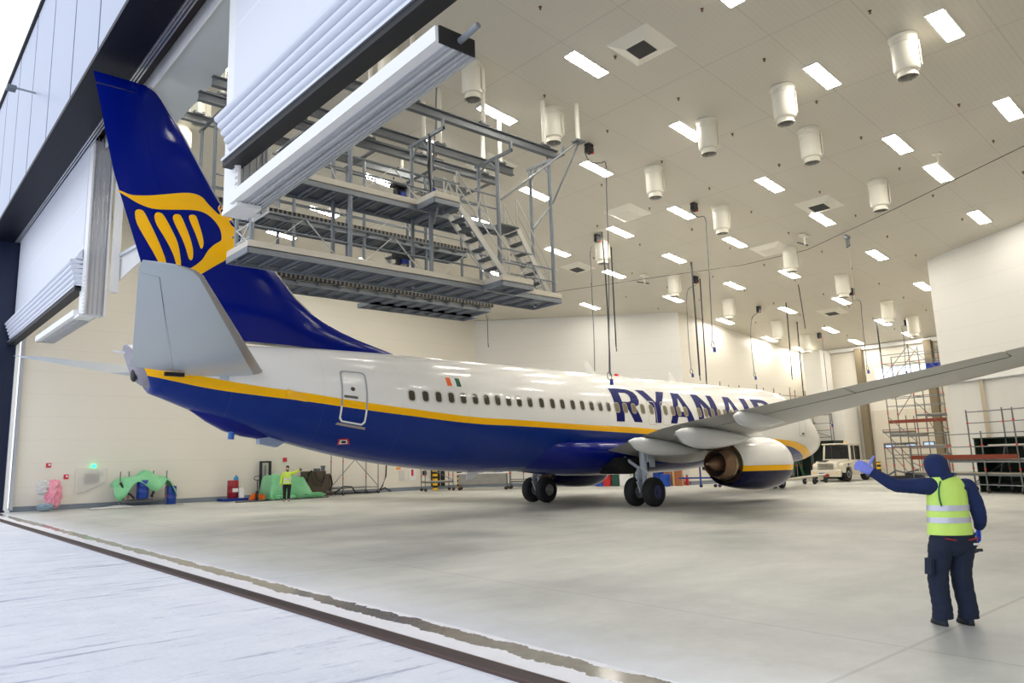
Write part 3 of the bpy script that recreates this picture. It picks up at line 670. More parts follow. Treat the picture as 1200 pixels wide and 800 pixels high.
# ---- engines
def nac_mat():
    t = NT('nacelle_livery'); z = t.xyz()[2]; a = t.math('GREATER_THAN', z, 1.47); b = t.math('GREATER_THAN', z, 1.26)
    t.base(t.mix(b, rgb(2, 8, 62), t.mix(a, YEL, ACW))).set(.16, spec=.16); return t.m
NAC = nac_mat()
NOZ = M('heat_tinted_nozzle', (176, 150, 112), .35, .45, .35, 3); NOZ2 = M('bronze_nozzle', (158, 124, 98), .32, .5, .35, 3); STEEL = M('polished_inlet_lip', (200, 202, 206), .15, .95, .05)
for side in (-1, 1):
    EZ = 1.55; c = (0, side*4.83, EZ)
    def L(prof, nm, mat, par, n=40, cap=False): return MB().lathe([(r, S0-s) for r, s in prof], c, 'X', n, cap=cap).build(nm, mat, par, fix=False)
    en = MB().lathe([(r, S0-s) for r, s in [(.87, 13.66), (.94, 13.8), (1.01, 14.1), (1.05, 14.6), (1.05, 15.3), (1.02, 15.9), (.95, 16.6), (.84, 17.3), (.81, 17.35), (.79, 17.3), (.80, 16.9), (.82, 16.0)]], c, 'X', 56, cap=False).build('engine_nacelle', NAC, AC)
    L([(.80, 13.85), (.78, 13.7), (.80, 13.6), (.84, 13.58), (.875, 13.66)], 'inlet_lip', STEEL, en)
    L([(.78, 13.7), (.78, 14.7)], 'inlet_duct', M('inlet_duct_grey', (150, 150, 152), .4), en)
    fn = MB()
    for k in range(24):
        a = 2*PI*k/24; b = a+.16; fn.add([(S0-14.45, side*4.83+.2*math.cos(a), EZ+.2*math.sin(a)), (S0-14.35, side*4.83+.2*math.cos(b), EZ+.2*math.sin(b)), (S0-14.3, side*4.83+.77*math.cos(b+.1), EZ+.77*math.sin(b+.1)), (S0-14.5, side*4.83+.77*math.cos(a), EZ+.77*math.sin(a))], [(0, 1, 2, 3)])
    fn.build('fan', M('titanium_blades', (120, 122, 126), .3, .8), en)
    MB().lathe([(.01, S0-14.05), (.10, S0-14.15), (.2, S0-14.45)], c, 'X', 20).build('spinner', DARK, en)
    L([(.80, 16.0), (.02, 16.0)], 'duct_bulkhead', DARK, en)
    L([(.74, 16.0), (.755, 16.6), (.73, 17.05), (.68, 17.3)], 'core_cowl', NOZ, en); L([(.68, 17.3), (.65, 17.42), (.62, 17.5)], 'core_cowl_ring', M('pale_titanium_ring', (176, 160, 138), .25, .9, .2), en)
    L([(.61, 17.5), (.58, 17.62), (.50, 17.95), (.48, 17.97), (.46, 17.9), (.46, 17.4)], 'core_nozzle', NOZ2, en)
    L([(.46, 17.4), (.02, 17.4)], 'core_bulkhead', DARK, en)
    MB().lathe([(.01, S0-18.5), (.05, S0-18.5), (.06, S0-18.42), (.10, S0-18.32), (.20, S0-18.1), (.28, S0-17.85), (.32, S0-17.5)], c, 'X', 28).build('exhaust_plug', NOZ2, en)
    R = []
    for s, zt, zb, w in ((14.2, 2.62, 2.48, .05), (14.8, 2.85, 2.45, .20), (15.6, 3.0, 2.4, .25), (16.6, 3.02, 2.30, .27), (17.4, 3.02, 2.18, .26), (18.2, 2.98, 2.14, .24), (19.0, 2.92, 2.22, .19), (19.8, 2.88, 2.42, .12), (20.4, 2.85, 2.6, .05)):
        R.append([ax((s, side*4.83+w*math.cos(a), (zt+zb)/2+(zt-zb)/2*math.sin(a))) for a in [2*PI*i/16 for i in range(16)]])
    MB().loft(R).build('pylon', CANOE, en)
    MB().prism([(S0-17.3, 2.16), (S0-18.2, 2.06), (S0-19.2, 2.16), (S0-19.6, 2.34), (S0-18.6, 2.24), (S0-17.5, 2.30)], side*4.83-.22, side*4.83+.22).build('heat_shield', M('burnt_heat_shield', (82, 62, 52), .5, .5), en)
# ---- landing gear
TY = M('tyre_rubber', (32, 33, 36), .75, 0, .25, 6); HUB = M('wheel_hub_metal', (150, 152, 156), .35, .7, .2, 8); HUBB = M('navy_hub_cap', (22, 28, 96), .3, 0, .1); GEAR = M('light_grey_gear_paint', (196, 204, 218), .35, 0, .1, 4)
def wheel(c, r, w, parent, hubm, name='wheel'):
    p = [(.30*r, -w*.5), (.60*r, -w*.5), (.86*r, -w*.49), (.96*r, -w*.36), (r, -w*.18), (r, w*.18), (.96*r, w*.36), (.86*r, w*.49), (.60*r, w*.5), (.30*r, w*.5)]
    o = MB().lathe(p, c, 'Y', 36, sy=1).build(name, TY, parent)
    for sg in (-1, 1):
        h = MB().lathe([(.46*r, sg*w*.505), (.44*r, sg*w*.53), (.34*r, sg*w*.46), (.16*r, sg*w*.47), (.14*r, sg*w*.56), (.02, sg*w*.57)], c, 'Y', 28)
        if hubm is HUB:
            for k in range(9):
                a = 2*PI*k/9; h.bar((c[0]+.15*r*math.cos(a), c[1]+sg*w*.5, c[2]+.15*r*math.sin(a)), (c[0]+.42*r*math.cos(a), c[1]+sg*w*.52, c[2]+.42*r*math.sin(a)), .05)
        h.build('hub', hubm if (hubm is HUB or sg*c[1] > 0) else HUB, o)
    return o
for side in (-1, 1):
    y0 = side*2.86; X = 0.0
    g = MB().tube((X, y0, .54), (X+.02, y0, 1.35), .085, 16).tube((X+.02, y0, 1.25), (X+.08, y0*.98, 2.45), .14, 16).tube((X, y0-.5, .54), (X, y0+.5, .54), .07, 12).build('main_gear', GEAR, AC)
    wheel((X, side*(2.86+.43), .545), .545, .40, g, HUBB); wheel((X, side*(2.86-.43), .545), .545, .40, g, HUB)
    MB().tube((X+.02, y0, 1.30), (X-.15, y0-side*1.35, 2.2), .065, 10).tube((X-.15, y0-side*1.35, 2.2), (X-.1, y0-side*1.3, 2.45), .09, 10).build('side_brace', GEAR, g)
    MB().bar((X-.16, y0, .62), (X-.34, y0, .98), .05, .24).bar((X-.34, y0, .98), (X-.14, y0, 1.34), .05, .26).build('torsion_link', GEAR, g)
    MB().path([(X-.1, y0-.3, 1.2), (X-.14, y0-.12, 1.42), (X-.14, y0+.1, 1.48), (X-.1, y0+.22, 1.34), (X-.1, y0+.3, 1.22)], .035, 6).path([(X-.1, y0-.26, 1.16), (X-.12, y0, 1.26), (X-.1, y0+.3, 1.2), (X-.05, y0+.3, .7)], .02, 6).build('brake_hose', M('pale_hose', (214, 220, 228), .4), g)
    MB().box((X+.22, y0+side*.20, 2.0), (.42, .05, .7)).box((X+.2, y0+side*.28, 1.62), (.3, .04, .3)).build('gear_door', PGR, g)
    MB().box((X+.02, y0, .54), (.24, .30, .24)).build('brake_unit', HUB, g)
    MB().prism([(X-.75, 1.86), (X+.75, 1.86), (X+.85, 1.52), (X+.3, 1.22), (X-.3, 1.22), (X-.85, 1.5)], side*1.0, side*2.235).build('wheel_well', DARK, AC)
ng = MB().tube((15.23, 0, .50), (15.33, 0, 1.75), .09, 12).tube((15.23, -.28, .50), (15.23, .28, .50), .045, 10).tube((15.27, 0, 1.0), (16.1, 0, 1.7), .04, 8).build('nose_gear', GEAR, AC)
for sg in (-1, 1): wheel((15.23, sg*.2, .345+.15), .345, .2, ng, HUB)
for sg in (-1, 1): MB().box((15.2, sg*.42, 1.2), (1.4, .04, .5)).build('nose_gear_door', PWH, AC)
# ================================================================== CEILING FITTINGS
tl = NT('led_panel'); tl.base(rgb(250, 250, 245)); tl.b.inputs['Emission Color'].default_value = (1, .945, .845, 1); tl.b.inputs['Emission Strength'].default_value = 56
LED = tl.m
SL = math.atan(.12)
def colname(y): return {-15: 'starboard-most', -11.5: 'second', -6.5: 'third', -2.2: 'fourth', 1.4: 'fifth', 5.7: 'sixth', 10.8: 'port-most'}
lp = empty('ceiling_light', (0, 0, 0), cat='ceiling light')
MB().box((0, 0, -.012), (1.66, .50, .03)).build('frame', WHT, lp)
MB().box((0, 0, -.03), (1.56, .41, .012)).build('diffuser', LED, lp)
LROWS = {-14.85: [1.8, 6.17, 10.6, 15.2, -2.4, -6.8], -6.65: [-6.8, -2.5, 1.0, 5.4, 10.5, 15.2, -11.6, -15.1], -1.08: [-15.05, -11.6, -6.65, -2.3, 1.26, 5.55, 10.7, 15.2], 4.75: [-14.9, -11.5, -6.56, -2.26, 1.3, 5.57, 10.9, 15.2], 9.42: [-6.46, -2.08, 1.49, 5.61], 13.4: [-11.37, 11.02], 15.3: [-6.34, -1.76, 1.58, 5.8], 21.54: [-6.16, -1.67, 1.7, 6.13], 27.44: [-5.9, -1.61, 1.8, 6.26], 31.44: [-1.68, 1.89, 6.04]}  # leftmost lights of the first four rows: unseen, added to brighten the left wall
RN = {-14.85: 'first row inside the door', -6.65: 'second row from the door', -1.08: 'third row from the door', 4.75: 'fourth row from the door', 9.42: 'fifth row from the door', 13.4: 'row at the narrowing of the hangar', 15.3: 'sixth row from the door', 21.54: 'seventh row from the door', 27.44: 'eighth row from the door', 31.44: 'last row before the far wall'}
ORD = ['rightmost', 'second from the right', 'third from the right', 'fourth from the right', 'fifth from the right', 'sixth from the right', 'seventh from the right', 'leftmost']
first = True
for X, ysl in LROWS.items():
    ysl = sorted(ysl)
    for i, y in enumerate(ysl):
        nm = 'LED ceiling light, %s in the %s' % ('leftmost' if i == len(ysl)-1 and len(ysl) > 1 else ORD[i], RN[X])
        if first: o = lp; first = False; tag(o, nm, None, 'LED lights in the hangar ceiling')
        else: o = dup(lp, (0, 0, 0), None, nm, 'LED lights in the hangar ceiling')
        o.location = (X, y, ceilz(X)); o.rotation_euler = (0, SL, 0)
# destratification fans
FANW = M('warm_white_fan_casing', (240, 236, 222), .35, 0, .03)
fp = empty('ceiling_fan_unit', (0, 0, 0), cat='ceiling fan')
MB().lathe([(.39, .03), (.39, -.02), (.36, -.04), (.355, -.06)], n=28).build('collar', FANW, fp)
MB().lathe([(.355, -.03), (.355, -.22), (.34, -.23), (.34, -.95), (.32, -1.02), (.25, -1.05)], n=28).build('casing', FANW, fp)
MB().lathe([(.25, -.98), (.25, -1.10), (.29, -1.22), (.27, -1.23), (.22, -1.12), (.22, -1.04)], n=28).build('nozzle', FANW, fp)
gm = MB()
for r in (.08, .14, .20, .25): gm.lathe([(r, -1.2), (r+.012, -1.2), (r+.012, -1.19), (r, -1.19)], n=20, cap=False)
for k in range(6): a = PI*k/6; gm.bar((.26*math.cos(a), .26*math.sin(a), -1.2), (-.26*math.cos(a), -.26*math.sin(a), -1.2), .014)
gm.build('grille', M('grille_grey', (150, 148, 140), .4, .4), fp)
MB().lathe([(.02, -1.13), (.23, -1.13)], n=20).build('dark_throat', M('fan_throat', (84, 80, 74), .6), fp)
MB().box((.20, -.305, -.56), (.26, .03, .76), rz=-.58+1.1).build('service_panel', FANW, fp)
FANS = [(-1.28, -14.03, 'nearest the top right corner of the view'), (-1.26, -10.38, 'beside the second light of the third row'), (-1.16, -7.5, 'beside the third light of the third row'), (1.77, -9.72, 'standing alone between the third and fourth light rows'),
 (-9.2, -4.16, 'above the outer end of the hung dock near the door'), (-5.45, -4.08, 'above the outer corner of the hung dock'), (.49, -3.95, 'behind the fourth light of the third row'), (7.29, -9.72, 'crossed by the thin steel cable on the right'),
 (5.4, -3.83, 'between the hanging cables and the fourth light row'), (5.06, 2.77, 'behind the taller black hanging hose near the dock'), (11.84, -3.6, 'past the fifth light row, right of the hanging hoses'), (17.27, -3.65, 'past the sixth light row on the right'),
 (11.73, 3.24, 'past the fifth light row, left of the hanging hoses'), (23.36, -3.48, 'past the seventh light row on the right'), (17.46, 3.37, 'past the sixth light row on the left'), (27.43, -3.34, 'closest to the window band in the far wall'),
 (23.64, 3.61, 'past the seventh light row on the left'), (27.96, 3.83, 'next to the boxed corner column'), (-15.05, 4.13, 'nearest the door, behind the top of the fin'), (-14.64, 7.34, 'just inside the door behind the leading edge of the fin'), (-10.4, 1.2, 'seen through the upper frames of the hung dock'), (-11.54, -2.82, 'seen between the door fabric and the swung mullion')]
for i, (X, y, w) in enumerate(FANS):
    nm = 'white cylindrical fan unit '+w
    o = fp if i == 0 else dup(fp, (0, 0, 0)); tag(o, nm, None, 'cylindrical fan units under the ceiling'); o.location = (X, y, ceilz(X))
# sprinkler heads: small dots on a regular grid
sp = MB().lathe([(.05, 0), (.05, -.015), (.018, -.02), (.018, -.07), (.035, -.075), (.035, -.085)], n=8).build('sprinkler_head', M('brass_sprinkler', (120, 84, 54), .4, .5)); first = True
for i in range(13):
    for j in range(9):
        X = -9.6+3.25*i; y = -13.9+3.1*j
        if X > 32 or (X > 17 and not -7 < y < 6.5): continue
        o = sp if first else sp.copy()
        if not first: COL.objects.link(o)
        first = False; o.location = (X, y, ceilz(X)); tag(o, 'tiny brass sprinkler head dotting the ceiling panels', 'sprinkler head', 'sprinkler heads in the hangar ceiling')
# hatches
hp = empty('ceiling_hatch', cat='ceiling hatch')
MB().prism([(-.62, 0), (.62, 0), (.38, .001), (-.38, .001)], -.62, .62).build('outer_frame', FANW, hp)
R4 = [[(-.75, -.75, 0), (.75, -.75, 0), (.75, .75, 0), (-.75, .75, 0)], [(-.38, -.38, -.14), (.38, -.38, -.14), (.38, .38, -.14), (-.38, .38, -.14)]]
MB().loft(R4, sm=False).build('hood', FANW, hp)
MB().box((0, 0, -.145), (.66, .66, .012)).build('louvre', M('dark_louvre', (40, 42, 44), .5), hp)
for i, (X, y, w) in enumerate([(7.9, -7.06, 'right of the hanging hoses, above the fourth row of lights'), (23.42, -.21, 'deep in the hangar near the far lights'), (7.3, 6.5, 'left of the black hanging hoses'), (-6.2, -8.6, 'cut by the top edge of the view')]):
    o = hp if i == 0 else dup(hp, (0, 0, 0)); tag(o, 'ceiling hatch with dark louvre, '+w, None, 'square hatches in the ceiling'); o.location = (X, y, ceilz(X)); o.rotation_euler = (0, SL, 0)
for X, y, w in [(-4.2, .7, 'behind the hung dock frames'), (3.2, -.4, 'between the hanging cables and the dock'), (11.4, -2.9, 'past the fifth light row')]:
    o = MB().loft([[(-.8, -.8, 0), (.8, -.8, 0), (.8, .8, 0), (-.8, .8, 0)], [(-.45, -.45, -.14), (.45, -.45, -.14), (.45, .45, -.14), (-.45, .45, -.14)]], sm=False).build('skylight_cover', FANW)
    tag(o, 'plain white ceiling cover '+w, 'ceiling cover', 'plain covers in the ceiling'); o.location = (X, y, ceilz(X)); o.rotation_euler = (0, SL, 0)
# ================================================================== DOOR CURTAINS AND MULLIONS
def fabric_mat():
    t = NT('door_membrane'); x = t.xyz()
    l = t.math('LESS_THAN', t.math('ABSOLUTE', t.math('SUBTRACT', t.math('FRACT', t.math('DIVIDE', t.math('ADD', x[2], .92), 1.65)), .5)), .012)
    t.base(t.mix(l, rgb(214, 217, 226), rgb(226, 228, 234))).set(.42); t.bump(t.noise(.8, 3), .25, .3); return t.m
FAB = fabric_mat(); FOLD = M('folded_door_membrane', (212, 216, 226), .4, 0, .05, 2)
def curtain(y0, y1, z0, label, name='door_curtain'):
    g = empty(name, (-18.1, (y0+y1)/2, z0), label=label, cat='door curtain', group='fabric curtains of the hangar door')
    o = g.location; ya, yb = y0-o.y, y1-o.y
    MB().box((.02, 0, (13.2-z0)/2+.6), (.06, abs(y1-y0), 13.2-z0-1.1)).box((.40, 0, (13.2-z0)/2+.6), (.06, abs(y1-y0), 13.2-z0-1.1)).build('membrane', FAB, g)
    for i in range(6):
        z = 1.02-.165*i; X = -.30+.045*i; r = []
        for y in (ya-.07*i, yb):
            r.append([V((X+.10*math.cos(a)*(1.0 if math.cos(a) < 0 else 3.6), y, z+.082*math.sin(a))) for a in [2*PI*k/14 for k in range(14)]])
        MB().loft(r).build('fold', FOLD, g)
    MB().loft([[(-.22, y, 1.12), (-.05, y, 1.45), (.35, y, 1.45), (.4, y, 1.1)] for y in (ya, yb)], sm=False).build('top_fold', FOLD, g)
    MB().box((-.02, 0, .10), (.34, abs(y1-y0), .16)).build('bottom_seal', BLACK, g); MB().box((-.2, 0, .17), (.05, abs(y1-y0), .06)).build('seal_rail', ALU, g)
    return g
curtain(20.1, 6.15, 7.85, 'pale fabric door curtain on the left, raised with its lower edge bunched in pleats')
curtain(-6.95, -23.7, 7.85, 'large pale fabric door curtain above the swung leaf, bunched over a black rubber seal')
struct(MB().box((-18.1, -24, 6), (.4, 7.0, 12)).build('wall_facade_side', NAVY)) if False else None
def mullion(y, ydir, label):
    g = empty('door_mullion', (-17.75, y, 7.0), label=label, cat='door mullion', group='swung-up mullions of the hangar door')
    MB().box((-.31, 0, 3.1), (.06, .74, 6.2)).box((.31, 0, 3.1), (.06, .74, 6.2)).box((0, 0, 3.1), (.5, .30, 6.2)).build('post', WHT, g)
    for sy in (-.36, .36):
        f = MB()
        for x in (-.20, -.07, .07, .20): f.box((x, sy, 3.1), (.035, .05, 6.2))
        f.build('guide_channel', ALU, g)
    b = MB()
    for k in range(10): b.box((-.36, -.30, .1+.13*k), (.04, .1, .04))
    b.build('guide_teeth', WHT, g)
    L = 6.85; w = ydir*L/2+ydir*.35; ya, yb = ydir*.35, ydir*(L+.35); up = .22 if ydir < 0 else .06
    bb_ = lambda mm, x, z, wx, wz: mm.bar((x, ya, z), (x, yb, z+up), wx, wz)
    r = MB(); bb_(r, -.42, .13, .14, .22); bb_(r, -.18, .06, .34, .05); bb_(r, .02, .06, .2, .05); bb_(r, -.06, .15, .06, .16)
    swing = r.build('swung_mullion_leaf', WHT, g)
    c = MB()
    for x in (-.30, -.22, -.12, -.04, .04, .12, .18): bb_(c, x, .02, .025, .05)
    c.build('guide_channel', ALU, swing)
    ye = ydir*(L+.36); MB().box((-.14, ye, .13+up), (.60, .03, .24)).build('end_plate', BLACK, swing); MB().tube((-.10, ye, .14+up), (-.10, ye+ydir*.4, .18+up), .045, 10).build('locking_pin', GALV, swing)
    MB().box((-.18, ydir*.2, -.02), (.5, .8, .08)).build('hinge_block', WHT, g)
    return g
m1 = mullion(6.0, 1, 'white door mullion left of the fin, its lower leaf swung up')
mullion(-6.9, -1, 'white door mullion in front of the hung dock, its long leaf swung up')
# winch arm beside the left mullion
g = empty('mullion_stay', (-17.2, 5.6, 7.9), label='white vertical channel with a diagonal stay just right of the left door mullion', cat='door stay')
MB().box((0, 0, 2.6), (.22, .3, 5.4)).build('channel', WHT, g)
MB().bar((.1, -.1, 1.2), (1.3, -2.4, 2.0), .10).build('stay_bar', ALU, g); MB().add([(.1, 0, 1.1), (.1, 0, .3), (1.2, -2.1, 1.75), (1.2, -2.1, 1.95), (.14, 0, 1.1), (.14, 0, .3), (1.24, -2.1, 1.75), (1.24, -2.1, 1.95)], [(0, 1, 2, 3), (4, 7, 6, 5), (0, 4, 5, 1), (1, 5, 6, 2), (2, 6, 7, 3), (3, 7, 4, 0)]).build('gusset', WHT, g)
# floodlight bracket on the facade
g = empty('facade_floodlight', (-19.4, 9.6, 16.1), label='small grey floodlight on a bracket on the outer white facade', cat='floodlight')
MB().bar((0, 0, 0), (-.7, .1, .05), .06).build('bracket', GALV, g); MB().box((-.8, .1, 0), (.3, .36, .14)).build('lamp_head', GALVD, g)
# ================================================================== HUNG TAIL DOCKS
DECKT = M('cream_toe_board', (214, 206, 190), .5, 0, .08, 3); DECKU = M('deck_underside_sheet', (92, 98, 104), .5, .4, .2, 4); BRACEW = M('pale_brace', (206, 204, 196), .4, .2, .1)
t = NT('black_roller_strip'); t.base(t.mix(t.math('LESS_THAN', t.math('FRACT', t.math('DIVIDE', t.xyz()[0], .17)), .6), rgb(120, 116, 108), rgb(18, 18, 20))).set(.6); TEETH = t.m
def stair(parent, a, b, w, steps, side=1):
    """steel stair from its top a to its foot b (x, y, z), width w across y"""
    s = MB()
    for dy in (0, w): s.bar((a[0], a[1]+dy, a[2]), (b[0], b[1]+dy, b[2]), .05, .18)
    o = s.build('stair', BRACEW, parent)
    for i in range(steps):
        t = (i+.5)/steps; p = [a[k]+(b[k]-a[k])*t for k in range(3)]
        MB().box((p[0], p[1]+w/2, p[2]+.02), (.26, w, .04)).build('tread', GALVD, o)
    h = MB()
    for dy in (0, w):
        for k in (.55, 1.0): h.tube((a[0], a[1]+dy, a[2]+k), (b[0], b[1]+dy, b[2]+k), .022, 6)
        h.tube((a[0], a[1]+dy, a[2]), (a[0], a[1]+dy, a[2]+1.0), .028, 6); h.tube((b[0], b[1]+dy, b[2]), (b[0], b[1]+dy, b[2]+1.0), .028, 6)
    h.build('handrail', BRACEW, o); return o
def deck(parent, x0, x1, y0, y1, z, rollers=None, toe=True, name='deck'):
    d = MB().box(((x0+x1)/2, (y0+y1)/2, z), (x1-x0, y1-y0, .05)).build(name, DECKU, parent)
    e = MB()
    for y in (y0, y1): e.box(((x0+x1)/2, y, z-.05), (x1-x0, .05, .16))
    for x in (x0, x1): e.box((x, (y0+y1)/2, z-.05), (.05, y1-y0, .16))
    e.build('edge_beam', GALV, d)
    n = int((x1-x0)/.62)
    for i in range(n):
        x = x0+.3+.62*i
        MB().bar((x-.07, y0, z-.07), (x-.07, y1, z-.07), .03, .07).bar((x+.07, y0, z-.07), (x+.07, y1, z-.07), .03, .07).bar((x-.08, (y0+y1)/2, z-.05), (x+.08, (y0+y1)/2, z-.05), .03).build('joist', GALV, d)
    if toe:
        tb = MB().box(((x0+x1)/2, y0-.01, z+.10), (x1-x0, .03, .19)).box((x0, (y0+y1)/2, z+.10), (.03, y1-y0, .19)).box((x1, (y0+y1)/2, z+.10), (.03, y1-y0, .19))
        tb.build('toe_board', DECKT, d)
    if rollers is not None:
        MB().box(((x0+x1)/2, rollers, z+.12), (x1-x0, .14, .13)).build('roller_edge', TEETH, d); x = x0+.3
        while x < x1: MB().ball((x, rollers, z-.02), .07, n=8, m=5).build('roller', GALVD, d); x += .8
    return d
def rails(parent, xs, y, z, brace=True):
    h = MB()
    for a, b in zip(xs[:-1], xs[1:]):
        for k in (.55, .98): h.tube((a, y, z+k), (b, y, z+k), .028, 6)
    o = h.build('guard_rail', GALV, parent)
    if brace:
        q = MB()
        for i, (a, b) in enumerate(zip(xs[:-1], xs[1:])):
            m = (a+b)/2; q.bar((a+.5, y, z+.15), (m, y, z+.95), .04, .02); q.bar((m+.1, y, z+.95), (b-.4, y, z+.1), .04, .02)
        q.build('rail_brace', BRACEW, o)
    return o
A = empty('hung_tail_dock', (0, 0, 0), label='grey steel two-deck dock hung from the ceiling on the near side of the fin', cat='hanging platform')
XS = [-16.4, -13.6, -10.84, -8.1, -5.66]
for x in XS:
    for y in (-4.0, -3.05):
        zt = 11.62 if x > -14 else 9.2
        if x == -5.66: zt = 12.1
        MB().tube((x, y, 7.1), (x, y, zt), .068 if y == -4 else .06, 8).build('post', GALV, A)
deck(A, -16.5, -5.4, -4.06, -2.7, 7.2); rails(A, XS, -4.0, 7.25); rails(A, XS, -2.75, 7.25, False)
deck(A, -15.5, -10.8, -4.06, -2.9, 9.30); deck(A, -10.7, -8.2, -3.95, -2.9, 9.30, toe=False); rails(A, [-15.4, -13.6, -10.84], -4.0, 9.35); rails(A, [-15.4, -13.6, -10.84, -8.1], -2.9, 9.35)
deck(A, -11.4, -10.5, -4.95, -4.1, 9.30, name='landing'); deck(A, -8.9, -7.6, -4.95, -4.1, 7.2, name='landing')
rails(A, [-11.4, -10.5], -4.95, 9.35, False); rails(A, [-8.9, -7.6], -4.95, 7.25, False)
stair(A, (-10.5, -4.85, 9.35), (-8.5, -4.85, 7.25), .62, 8); stair(A, (-7.2, -3.9, 9.45), (-5.75, -3.9, 7.28), .6, 7)
rails(A, [-10.8, -9.5, -8.1], -3.95, 9.35)
MB().box((-7.6, -3.5, 9.42), (.8, 1.0, .05)).build('landing', DECKU, A)
ends = MB()
for k in (.25, .6, .98): ends.tube((-16.42, -4, 7.25+k), (-16.42, -3.05, 7.25+k), .028, 6)
ends.bar((-16.42, -4, 7.3), (-16.42, -3.05, 7.9), .04).bar((-16.42, -3.05, 7.3), (-16.42, -4, 7.9), .04)
for k in (.55, .98): ends.tube((-5.5, -4, 7.25+k), (-5.5, -2.75, 7.25+k), .028, 6)
ends.build('end_rail', BRACEW, A)
for x, z in ((-13.6, 11.62), (-10.84, 11.62), (-8.1, 11.62), (-5.66, 12.1)):
    MB().bar((x, -4.72, z+.05), (x, -2.9, z+.05), .09, .09).bar((x, -3.65, z), (x, -4.0, z-.45), .05).bar((x, -3.4, z), (x, -3.05, z-.45), .05).bar((x, -4.68, z), (x, -4.68, z+.35), .08).build('top_frame', GALV, A)
for p, q in ((ony(587, 234, -4), (-5.2, -5.0, 12.62)), (ony(648, 238, -4), (-5.15, -5.0, 12.62)), (ony(648, 238, -4), ony(625, 268, -4)), (ony(508, 262, -4), ony(513, 244, -4.8))):
    MB().tube(p, q, .035, 8).build('brace', GALV, A)
bx = M('dark_control_box', (38, 40, 44), .5); bb = M('blue_control_box', (30, 60, 160), .4)
MB().box((-11.4, -3.2, 9.95), (.34, .22, .22)).box((-11.5, -3.3, 10.12), (.5, .3, .08)).build('control_box', bx, A); MB().box((-11.4, -3.34, 9.82), (.18, .1, .26)).build('control_box', bb, A)
MB().box((-11.3, -3.1, 8.0), (.5, .25, .18)).box((-11.45, -3.15, 7.85), (.12, .1, .3)).build('control_box', bx, A); MB().box((-11.25, -3.2, 7.82), (.22, .12, .14)).build('control_box', bb, A)
c = MB()
for k in range(3): c.path([(-10.9+.03*k, -4.06, 11.7), (-10.93-.03*k, -4.1, 10.6), (-10.85, -4.07, 9.6), (-11.1, -3.6-.1*k, 9.9)], .016, 5)
c.build('cable_bundle', BLACK, A)
B = empty('hung_tail_dock', (0, 0, 0), label='grey steel two-deck dock hung from the ceiling on the far side of the fin', cat='hanging platform')
XB = [-15.4, -12.6, -9.8, -7.0, -4.2]
for x in XB:
    for y in (1.5, 2.75): MB().tube((x, y, 7.95), (x, y, 13.1), .062, 8).build('post', GALV if x < -8 else GALVD, B)
    MB().bar((x, .8, 13.15), (x, 2.95, 13.15), .09, .09).build('top_frame', GALVD, B)
deck(B, -16.0, -3.8, 1.42, 2.7, 8.0, rollers=1.32); deck(B, -8.8, -3.5, 2.7, 3.6, 8.0, name='landing', toe=False); deck(B, -15.6, -5.0, 1.42, 2.7, 10.15, rollers=1.32)
rails(B, XB, 2.75, 8.05); rails(B, XB, 2.75, 10.2); rails(B, [-9.8, -7, -4.2], 1.5, 8.05); rails(B, [-15.4, -12.6, -9.8, -7], 1.5, 10.2)
stair(B, (-7.6, 2.9, 10.15), (-5.6, 2.9, 8.05), .6, 8)
# crane beams and their hangers
IB = M('grey_crane_beam', (120, 124, 128), .5, .5, .2, 4)
BEAMS = [(-4.30, 12.28, -16.9, -5.55, 'nearest the camera'), (-2.25, 12.28, -16.9, -5.75, 'second from the camera'), (-1.2, 12.28, -16.9, -5.65, 'third from the camera'), (.85, 13.42, -16.2, -6.6, 'fourth from the camera'), (2.6, 13.42, -16.2, -4.0, 'farthest from the camera')]
for y, z, x0, x1, w in BEAMS:
    o = MB().box(((x0+x1)/2, y, z+.13), (x1-x0, .17, .03)).box(((x0+x1)/2, y, z-.13), (x1-x0, .17, .03)).box(((x0+x1)/2, y, z), (x1-x0, .03, .25)).build('crane_beam', IB)
    tag(o, 'grey steel crane beam over the docks, '+w, 'steel beam', 'crane beams over the docks')
    x = x1-.6; k = 0
    while x > x0+.4:
        nm = 'white hanger pole of the beam %s, %s' % (w, ['at its inner end', 'second from the inner end', 'third from the inner end', 'fourth from the inner end', 'by the door'][min(k, 4)])
        h = empty('hanger_pole', (x, y, z+.16), label=nm, cat='hanger pole', group='white hanger poles of the crane beams')
        MB().tube((0, 0, 0), (0, 0, ceilz(x)-z-.16), .075, 10).build('tube', FANW, h); MB().box((0, 0, .02), (.36, .24, .05)).box((.14, 0, .06), (.05, .2, .08)).box((-.14, 0, .06), (.05, .2, .08)).build('clamp', IB, h)
        x -= 2.75; k += 1
h = empty('hanger_pole', (-5.2, -5.0, 12.6), label='white hanger pole at the inner corner of the near dock, holding two diagonal braces', cat='hanger pole', group='white hanger poles of the crane beams')
MB().tube((0, 0, 0), (0, 0, ceilz(-5.2)-12.6), .075, 10).build('tube', FANW, h); MB().box((0, 0, .02), (.4, .3, .06)).build('clamp', IB, h)
